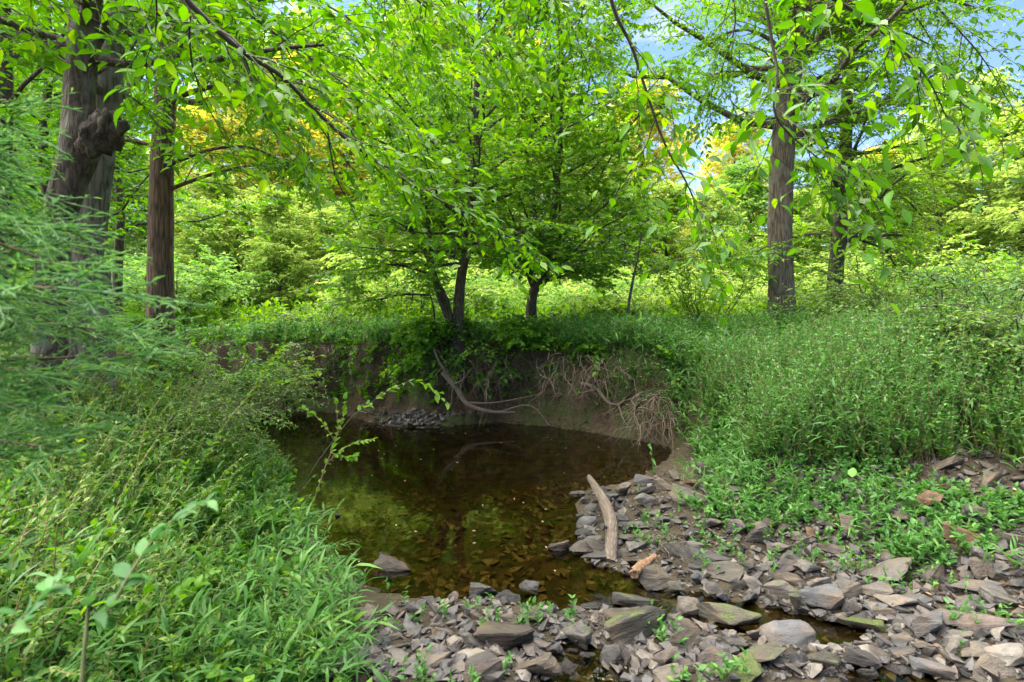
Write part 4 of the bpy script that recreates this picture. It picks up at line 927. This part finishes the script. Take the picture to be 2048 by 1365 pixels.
# far bank top
cf = lambda X, Y, z: (z > .95) & (Y > 8)
X, Y = pick(6500, -7, 6, 8.2, 12.5, cf); cover('undergrowth', X, Y, rng.uniform(.15, .5, len(X)), M['weed'], .06, .5, 8, 'mid', pair=True)
X, Y = pick(9000, -7, 7, 8.0, 15, cf); blades('grass', X, Y, rng.uniform(.2, .6, len(X)), M['olive'], .005, .8)
X, Y = pick(4200, .6, 5.5, 7.2, 11, lambda X, Y, z: (z > .98) | ((z > .5) & (X > 2.0))); cover('stilt_grass', X, Y, rng.uniform(.25, .65, len(X)), M['grass'], .11, .14, 8, 'lance', .7, .6)
X, Y = pick(9000, -14, 14, 11.5, 30, lambda X, Y, z: z > .9); cover('meadow_weeds', X, Y, rng.uniform(.35, 1.0, len(X)), M['midb'], .12, .45, 8, 'mid', pair=True, r=.003)
# plants on the cut face and along the rim
X, Y = pick(600, -4.5, 2.3, 7.6, 10.6, lambda X, Y, z: (z > .2) & (z < 1.0) & ((X < -1.1) | (rng.random(len(X)) < .12))); cover('bank_creepers', X, Y, rng.uniform(.1, .35, len(X)), M['mid'], .06, .6, 9, 'mid', .9, .6, pair=True)
X, Y = pick(720, -4.6, 2.6, 7.4, 10.8, lambda X, Y, z: (z > .75) & (z < 1.12) & (vnoise(X * 1.7, Y * 1.7, 21) > -.12)); cover('rim_creepers', X, Y, rng.uniform(.25, .6, len(X)), M['mid'], .065, .6, 11, 'mid', 1.6, 1.1, pair=True)
X, Y = pick(2600, 1.5, 4.2, 4.6, 8.4, lambda X, Y, z: (z > .10) & (X > 1.75 + .12 * (7 - Y)) & ((z > .42) | (Y > 5.9))); cover('stilt_grass', X, Y, rng.uniform(.2, .5, len(X)), M['grass'], .09, .15, 8, 'lance', .8, .7)
X, Y = pick(1350, 1.3, 5.2, 2.9, 6.4, lambda X, Y, z: (z > .09) & (z < .6) & (X > 1.1 + .22 * (5.5 - Y)) & (vnoise(X * 1.9, Y * 1.9, 41) > -.06)); cover('slope_weeds', X, Y, rng.uniform(.05, .2, len(X)), M['weed'], .036, .55, 8, 'mid', .7, .4, True)
X, Y = pick(420, 1.5, 4.4, 3.1, 6.6, lambda X, Y, z: (z > .12) & (z < .7) & (vnoise(X * 1.6, Y * 1.6, 43) > .1)); cover('slope_grass', X, Y, rng.uniform(.12, .35, len(X)), M['grass'], .075, .14, 7, 'lance', .8, .7)
# little plants between the stones
X, Y = pick(420, -1.3, 3.4, 2.4, 5.5, lambda X, Y, z: (z > .03) & (z < .35) & (vnoise(X * 2.2, Y * 2.2, 11) > .05)); cover('creek_weeds', X, Y, rng.uniform(.05, .16, len(X)), M['weed'], .028, .55, 5, 'mid', .5, .3, True)
# dry leaves and twigs lying about, pale specks floating on the pool
X, Y = pick(1500, -5, 6, 2.5, 9.5, lambda X, Y, z: z > .03); Z = G(X, Y); g = Geo()
a = rng.uniform(0, 6.28, len(X)); g.leaves(np.stack([X, Y, Z + .012], 1), np.stack([np.cos(a), np.sin(a), 0 * a], 1), UP + rng.normal(0, .3, (len(X), 3)), .045, .022, 'mid')
X, Y = pick(36, -2.5, 1.6, 3.4, 8, lambda X, Y, z: z < -.02); a = rng.uniform(0, 6.28, len(X))
g.leaves(np.stack([X, Y, 0 * X + .004], 1), np.stack([np.cos(a), np.sin(a), 0 * a], 1), UP + 0 * rng.normal(0, .05, (len(X), 3)), .03, .014, 'far', 0, np.full(len(X), 1.0))
tag(g.build('fallen_leaves', M['dead']), kind='stuff')

# ------------------------------------------------------------------ cedar at the left edge
tb = np.array([-1.75, 1.25, G(-1.75, 1.25)[0] - .1])
root = empty('cedar', tb, 'blue green cedar with feathery sprays, closest plant at the left edge', 'tree')
g = Geo(); tp, _ = trunk_tube(g, [tb, tb + (0.02, 0, .8), tb + (0, .03, 1.6), tb + (.03, 0, 2.6)], [.06, .05, .04, .02], 16, 9); g.build('trunk', M['bark_red'], root)
br = []
for i in range(25):
    Y = random.uniform(.85, 1.5); py = 200 + 740 * (i + random.random()) / 25
    pxm = -50 + 300 * math.exp(-((py - 650) / 250.) ** 2) * random.uniform(.25, 1.25)
    end = P(pxm, py, Y); z0 = min(max(end[2] - random.uniform(-.05, .3), tb[2] + .25), tb[2] + 2.5)
    s0 = np.array([tb[0], tb[1], z0]); mid = (s0 + end) / 2 + (0, 0, random.uniform(.0, .12))
    br.append(spline([s0, mid, end], 10))
br = np.array(br); g = Geo(); g.tubes(br, (.007 * np.linspace(1, .2, 10))[None], 5); g.build('branch', M['bark_red'], root)
c = Geo(); p, T, t = sample(br, 12, .35); d = side_dirs(T, .65, .25, .08, .22)
b1 = arcs(p.reshape(-1, 3), d.reshape(-1, 3), (.24 * (1.2 - .75 * t) * rng.uniform(.6, 1.3, t.shape)).ravel(), .12, 4, .03)
p, T, t = sample(b1, 8, .15); d = side_dirs(T, .6, .25, .05, .3)
b2 = arcs(p.reshape(-1, 3), d.reshape(-1, 3), (.07 * rng.uniform(.6, 1.4, t.shape)).ravel(), .1, 3)
c.tubes(b1, np.array([.0022, .0018, .0014, .0009])[None], 3, 0); c.tubes(b2, np.array([.0015, .0013, .0006])[None], 3, 0)
leaf_on(c, b2, 8, .019, .15, 'far', 0, .05, .55, .05, .9); leaf_on(c, b1, 9, .019, .15, 'far', 0, .05, .55, .05, .9)
c.build('foliage', M['cedar'], root)

# ------------------------------------------------------------------ single plants one can point to
def plant(label, path, r, L, wr, per, leaf, kind='mid', name='weed', stemm=None, sides_=(), pair=True, t0=.25, group=None, ang=.9, up=.1):
    pts = [P(*q) for q in path]; b = pts[0].copy(); b[2] = min(b[2], G(b[0], b[1])[0])
    root = empty(name, b, label, 'plant', group)
    lp = spline([b] + pts, 14); st = [lp]
    g = Geo(); g.tubes(lp[None], np.linspace(r, r * .35, 14)[None], 6); c = Geo()
    leaf_on(c, lp[None], per, L, wr, kind, 0, t0, ang, up, .35, .15, pair)
    for s in sides_:
        q = spline([P(*v) for v in s], 10); g.tubes(q[None], np.linspace(r * .6, r * .2, 10)[None], 5); leaf_on(c, q[None], max(3, per * 2 // 3), L, wr, kind, 0, .15, ang, up, .35, .15, pair)
    g.build('stem', stemm or M['stem'], root); c.build('leaves', leaf, root)
    return root
plant('blurred broad leaved sprig in front at the lower left', [(160, 1350, .80), (215, 1230, .82), (265, 1140, .85), (310, 1075, .88), (360, 1030, .9), (420, 1000, .92)], .003, .034, .5, 12, M['sprig'], 'near', t0=.2)
plant('blurred leafy sprig rising at the lower left corner', [(-60, 1330, .75), (20, 1260, .76), (80, 1200, .78), (120, 1160, .8)], .003, .034, .55, 7, M['sprig'], 'near', t0=.3)
plant('slender sapling with pale twigs leaning out over the pool', [(560, 1130, 4.2), (620, 1020, 4.3), (652, 930, 4.35), (675, 870, 4.4), (672, 800, 4.4)], .008, .055, .55, 15, M['midb'], name='sapling', stemm=M['drystem'], t0=.4,
      sides_=[[(655, 925, 4.35), (700, 890, 4.35), (745, 880, 4.35)], [(668, 880, 4.4), (640, 840, 4.4), (610, 818, 4.4)], [(660, 905, 4.35), (690, 915, 4.3), (710, 915, 4.3)], [(675, 870, 4.4), (688, 830, 4.4), (690, 800, 4.4)]])
plant('bright green leafy twig reaching right over the pool', [(600, 980, 4.6), (690, 850, 4.7), (730, 815, 4.75), (780, 780, 4.8), (840, 762, 4.85), (895, 808, 4.9)], .006, .075, .5, 20, M['midb'], 'mid', 'twig_plant', M['twig'], t0=.45)
plant('leafy shoot reaching right above the left bank weeds', [(420, 900, 4.2), (500, 790, 4.4), (560, 735, 4.5), (640, 712, 4.6)], .007, .055, .5, 20, M['midb'], stemm=M['drystem'], sides_=[[(520, 775, 4.4), (580, 760, 4.45), (640, 745, 4.5)], [(500, 790, 4.4), (530, 740, 4.4), (560, 700, 4.4)]])
plant('broad heart shaped leaves growing among the slope rocks', [(1660, 1045, 4.1), (1670, 1010, 4.1), (1690, 975, 4.1), (1705, 955, 4.1)], .003, .075, .75, 6, M['weed'], 'near')
plant('pale broad leaves on the upper right slope', [(1590, 930, 5.2), (1600, 900, 5.2), (1620, 860, 5.2), (1635, 830, 5.2)], .003, .10, .75, 6, M['pale'], 'near')
plant('pale broad leaves lower left of the other pale plant', [(1530, 940, 5.1), (1520, 910, 5.1), (1500, 885, 5.1)], .003, .09, .75, 5, M['pale'], 'near')
plant('tall single leafy weed stem in front of the slope rocks', [(1757, 1090, 3.9), (1756, 1040, 3.9), (1755, 990, 3.9), (1752, 945, 3.9)], .004, .055, .3, 20, M['weed'], 'lance', t0=.1)
plant('narrow leaved weed on the right slope beside the dark boulder', [(1950, 1010, 4.2), (1952, 975, 4.2), (1953, 945, 4.2)], .003, .13, .22, 7, M['weed'], 'lance')
plant('small narrow leaved weed below the brown tilted slab', [(1836, 1110, 3.7), (1836, 1080, 3.7), (1835, 1050, 3.7)], .003, .08, .22, 8, M['weed'], 'lance')
plant('pale feathery weed at the top edge of the root pile', [(1362, 830, 7.0), (1355, 790, 7.0), (1345, 760, 7.0), (1340, 745, 7.0)], .004, .06, .5, 14, M['pale'])
plant('bright grassy weed at the water edge behind the rocks', [(1310, 950, 5.9), (1305, 920, 5.9), (1300, 895, 5.9)], .003, .09, .25, 9, M['grass'], 'lance')
wp = [plant('x', [(900, 1300, 3.2), (903, 1250, 3.2), (900, 1190, 3.2)], .003, L, w, n, M[m], k) for L, w, n, m, k in ((.06, .45, 9, 'weed', 'mid'), (.11, .16, 10, 'grass', 'lance'), (.05, .6, 12, 'midb', 'mid'))]
def put(n, x0, x1, y0, y1, cond, label, group, smin, smax):
    X, Y = pick(n, x0, x1, y0, y1, cond); Z = G(X, Y)
    for i in range(len(X)):
        k = i % 3; r = copy_tree(wp[k], (X[i], Y[i], Z[i]), random.uniform(0, 6.28), random.uniform(smin, smax), ('broad leaved weed ', 'narrow leaved grassy weed ', 'small round leaved weed ')[k] + label, group + ' ' + 'abc'[k:k + 1].replace('a', 'broad leaved').replace('b', 'grassy').replace('c', 'round leaved'))
put(75, -3.6, -.6, 1.4, 5.5, cl, 'standing up out of the left bank undergrowth', 'left bank weeds', .7, 1.2)
put(75, 1.6, 6, 3.2, 8, cr_, 'standing up out of the right slope undergrowth', 'right slope weeds', .6, 1.4)
put(18, .9, 3.2, 2.5, 5, lambda X, Y, z: (z > .04) & (z < .3) & (Y > 2.4), 'growing between the creek stones', 'creek stone weeds', .25, .55)
put(36, -5, 3.5, 7.8, 10.5, lambda X, Y, z: z > .9, 'on the rim of the far bank', 'far bank rim weeds', 1.0, 1.9)
put(16, -4.2, -1.0, 8, 10.3, lambda X, Y, z: (z > .25) & (z < .95), 'on the face of the cut bank', 'cut bank weeds', .7, 1.4)
for pr in wp:
    for ch in list(pr.children): bpy.data.objects.remove(ch)
    bpy.data.objects.remove(pr)

# ------------------------------------------------------------------ driftwood, dead branches, roots
def stick(name, label, paths, radii, mat, cat, rough=.12, parts='branch', sides=10):
    lp0 = [P(*q) for q in paths[0]]
    root = empty(name, lp0[0], label, cat)
    for i, q in enumerate(paths):
        g = Geo(); pts = [P(*v) for v in q]
        p, r = trunk_tube(g, pts, [radii[i] * f for f in ((1, .95, .9, .7, .45) if i == 0 else (1, .7, .4))], 26 if i == 0 else 12, sides if i == 0 else 6, 0, rough)
        for e, s in ((0, -1), (-1, 1)):
            g.tubes(np.array([[p[e], p[e] + s * .002 * nrm(p[1] - p[0])]]), np.array([[r[e], r[e] * .1]]), 8)
        g.build('log' if i == 0 and parts == 'stub' else ('main_branch' if i == 0 else parts), mat, root)
    return root
stick('driftwood_log', 'bare grey driftwood log propped on the stones with its tip over the pool', [[(1220, 1128, 3.78), (1224, 1080, 3.95), (1222, 1040, 4.15), (1208, 1002, 4.5), (1192, 975, 4.85), (1178, 954, 5.15)],
      [(1226, 1010, 4.38), (1228, 1004, 4.36), (1226, 998, 4.35)], [(1212, 1055, 4.05), (1209, 1053, 4.0), (1207, 1051, 3.98)], [(1197, 985, 4.7), (1186, 988, 4.72), (1182, 978, 4.72)]], [.048, .016, .013, .016], M['drift'], 'driftwood', .17, 'stub', 14)
stick('broken_wood', 'short splintered piece of orange brown rotten wood beside the mossy stone', [[(1268, 1148, 3.42), (1280, 1137, 3.46), (1294, 1127, 3.5), (1312, 1112, 3.56)], [(1275, 1143, 3.42), (1266, 1142, 3.40), (1258, 1146, 3.39)], [(1300, 1121, 3.52), (1310, 1118, 3.54), (1320, 1112, 3.57)]], [.032, .012, .012], M['rawwood'], 'driftwood', .3, 'splinter')
stick('dead_branch', 'forked pale dead branch lying against the cut bank on the right', [[(1160, 768, 8.1), (1190, 777, 8.0), (1210, 800, 7.9), (1228, 810, 7.85), (1275, 803, 7.8)], [(1195, 780, 8.0), (1170, 785, 7.9), (1140, 792, 7.9)], [(1240, 808, 7.8), (1258, 790, 7.8), (1275, 770, 7.8)], [(1236, 808, 7.8), (1245, 835, 7.6), (1255, 855, 7.5)]], [.03, .014, .014, .014], M['root'], 'dead branch')
stick('dead_branch', 'long low dead branch drooping to the water below the centre tree', [[(885, 745, 8.7), (915, 780, 8.6), (935, 808, 8.5), (980, 824, 8.4), (1030, 825, 8.4)], [(935, 806, 8.5), (990, 806, 8.4), (1075, 790, 8.4)], [(1000, 824, 8.4), (1060, 812, 8.35), (1100, 852, 8.2)], [(905, 770, 8.6), (925, 760, 8.5), (945, 735, 8.5)]], [.04, .02, .016, .014], M['root'], 'dead branch')
stick('dead_branch', 'thin leaning dead stem under the centre tree', [[(868, 700, 8.9), (885, 735, 8.8), (915, 770, 8.7), (930, 795, 8.6)]], [.022], M['root'], 'dead branch')
stick('fallen_branch', 'dark fallen branch in the weeds at the right edge', [[(1855, 770, 5.3), (1900, 740, 5.3), (1960, 705, 5.3), (2000, 695, 5.25), (2070, 690, 5.2)], [(1975, 700, 5.3), (1980, 680, 5.3), (1975, 665, 5.3)], [(2010, 695, 5.2), (2030, 740, 5.1), (2035, 790, 5.0)], [(1900, 742, 5.3), (1930, 760, 5.2), (1960, 765, 5.2)], [(1870, 762, 5.3), (1905, 765, 5.2), (1945, 735, 5.1)]], [.03, .016, .014, .012, .012], M['bark_dark'], 'dead branch')
stick('dry_stick', 'long thin dry stick lying across the lower rubble', [[(1722, 1268, 3.0), (1760, 1290, 2.9), (1800, 1318, 2.78), (1850, 1352, 2.62)], [(1785, 1306, 2.82), (1800, 1296, 2.86), (1812, 1292, 2.9)]], [.010, .005], M['drift'], 'stick')
stick('dry_stick', 'thin dry twig leaning on the largest tilted slab', [[(1342, 1092, 3.85), (1370, 1118, 3.72), (1400, 1150, 3.6)], [(1360, 1110, 3.75), (1375, 1135, 3.66), (1384, 1155, 3.58)]], [.007, .005], M['drift'], 'stick')
stick('dry_stick', 'short dark stick behind the squarish tilted rock', [[(1056, 1268, 2.98), (1085, 1262, 2.97), (1120, 1250, 2.97)]], [.008], M['drift'], 'stick')

def roots(name, label, n, px, py, dp, L, spread, r, droop, mat, cat='roots', dirv=(0, -.3, -.6), wig=.06):
    c = P((px[0] + px[1]) / 2, py[0], sum(dp) / 2); root = empty(name, c, label, cat); g = Geo()
    B = np.array([P(random.uniform(*px), random.uniform(*py), random.uniform(*dp)) for _ in range(n)])
    d = np.array(dirv) + rng.normal(0, spread, (n, 3))
    st = arcs(B, d, L * rng.uniform(.5, 1.4, n), droop, 7, wig); g.tubes(st, (r * np.linspace(1, .3, 7))[None] * rng.uniform(.5, 1.6, n)[:, None], 4); g.build('rootlets', mat, root)
    return root
roots('root_pile', 'pile of pale bare roots at the water edge under the right grass', 100, (1268, 1345), (790, 862), (6.9, 7.6), .42, .85, .006, .5, M['root'], dirv=(-.25, -.5, -.2))
roots('hanging_roots', 'bare roots hanging down the cut bank left of the root pile', 110, (1070, 1330), (705, 770), (7.7, 8.4), .5, .45, .006, .1, M['root'])
roots('hanging_roots', 'dark tangle of roots under the centre tree', 80, (880, 1060), (705, 770), (8.5, 9.0), .55, .6, .006, .3, M['root'])
roots('hanging_roots', 'dry roots and straw fringing the bank rim left of the centre tree', 130, (640, 830), (688, 702), (9.6, 10.2), .4, .5, .005, .6, M['root'])
roots('twig_heap', 'small heap of flood twigs caught between the stones', 50, (1172, 1205), (1232, 1246), (2.98, 3.1), .13, .5, .0035, .1, M['drift'], 'twigs', (0.1, -.3, -.8))
roots('twig_heap', 'flood debris of dry twigs on top of the largest tilted slab', 70, (1310, 1370), (1066, 1098), (3.8, 4.05), .16, .5, .003, .1, M['root'], 'twigs', (-.6, -.3, -.15))
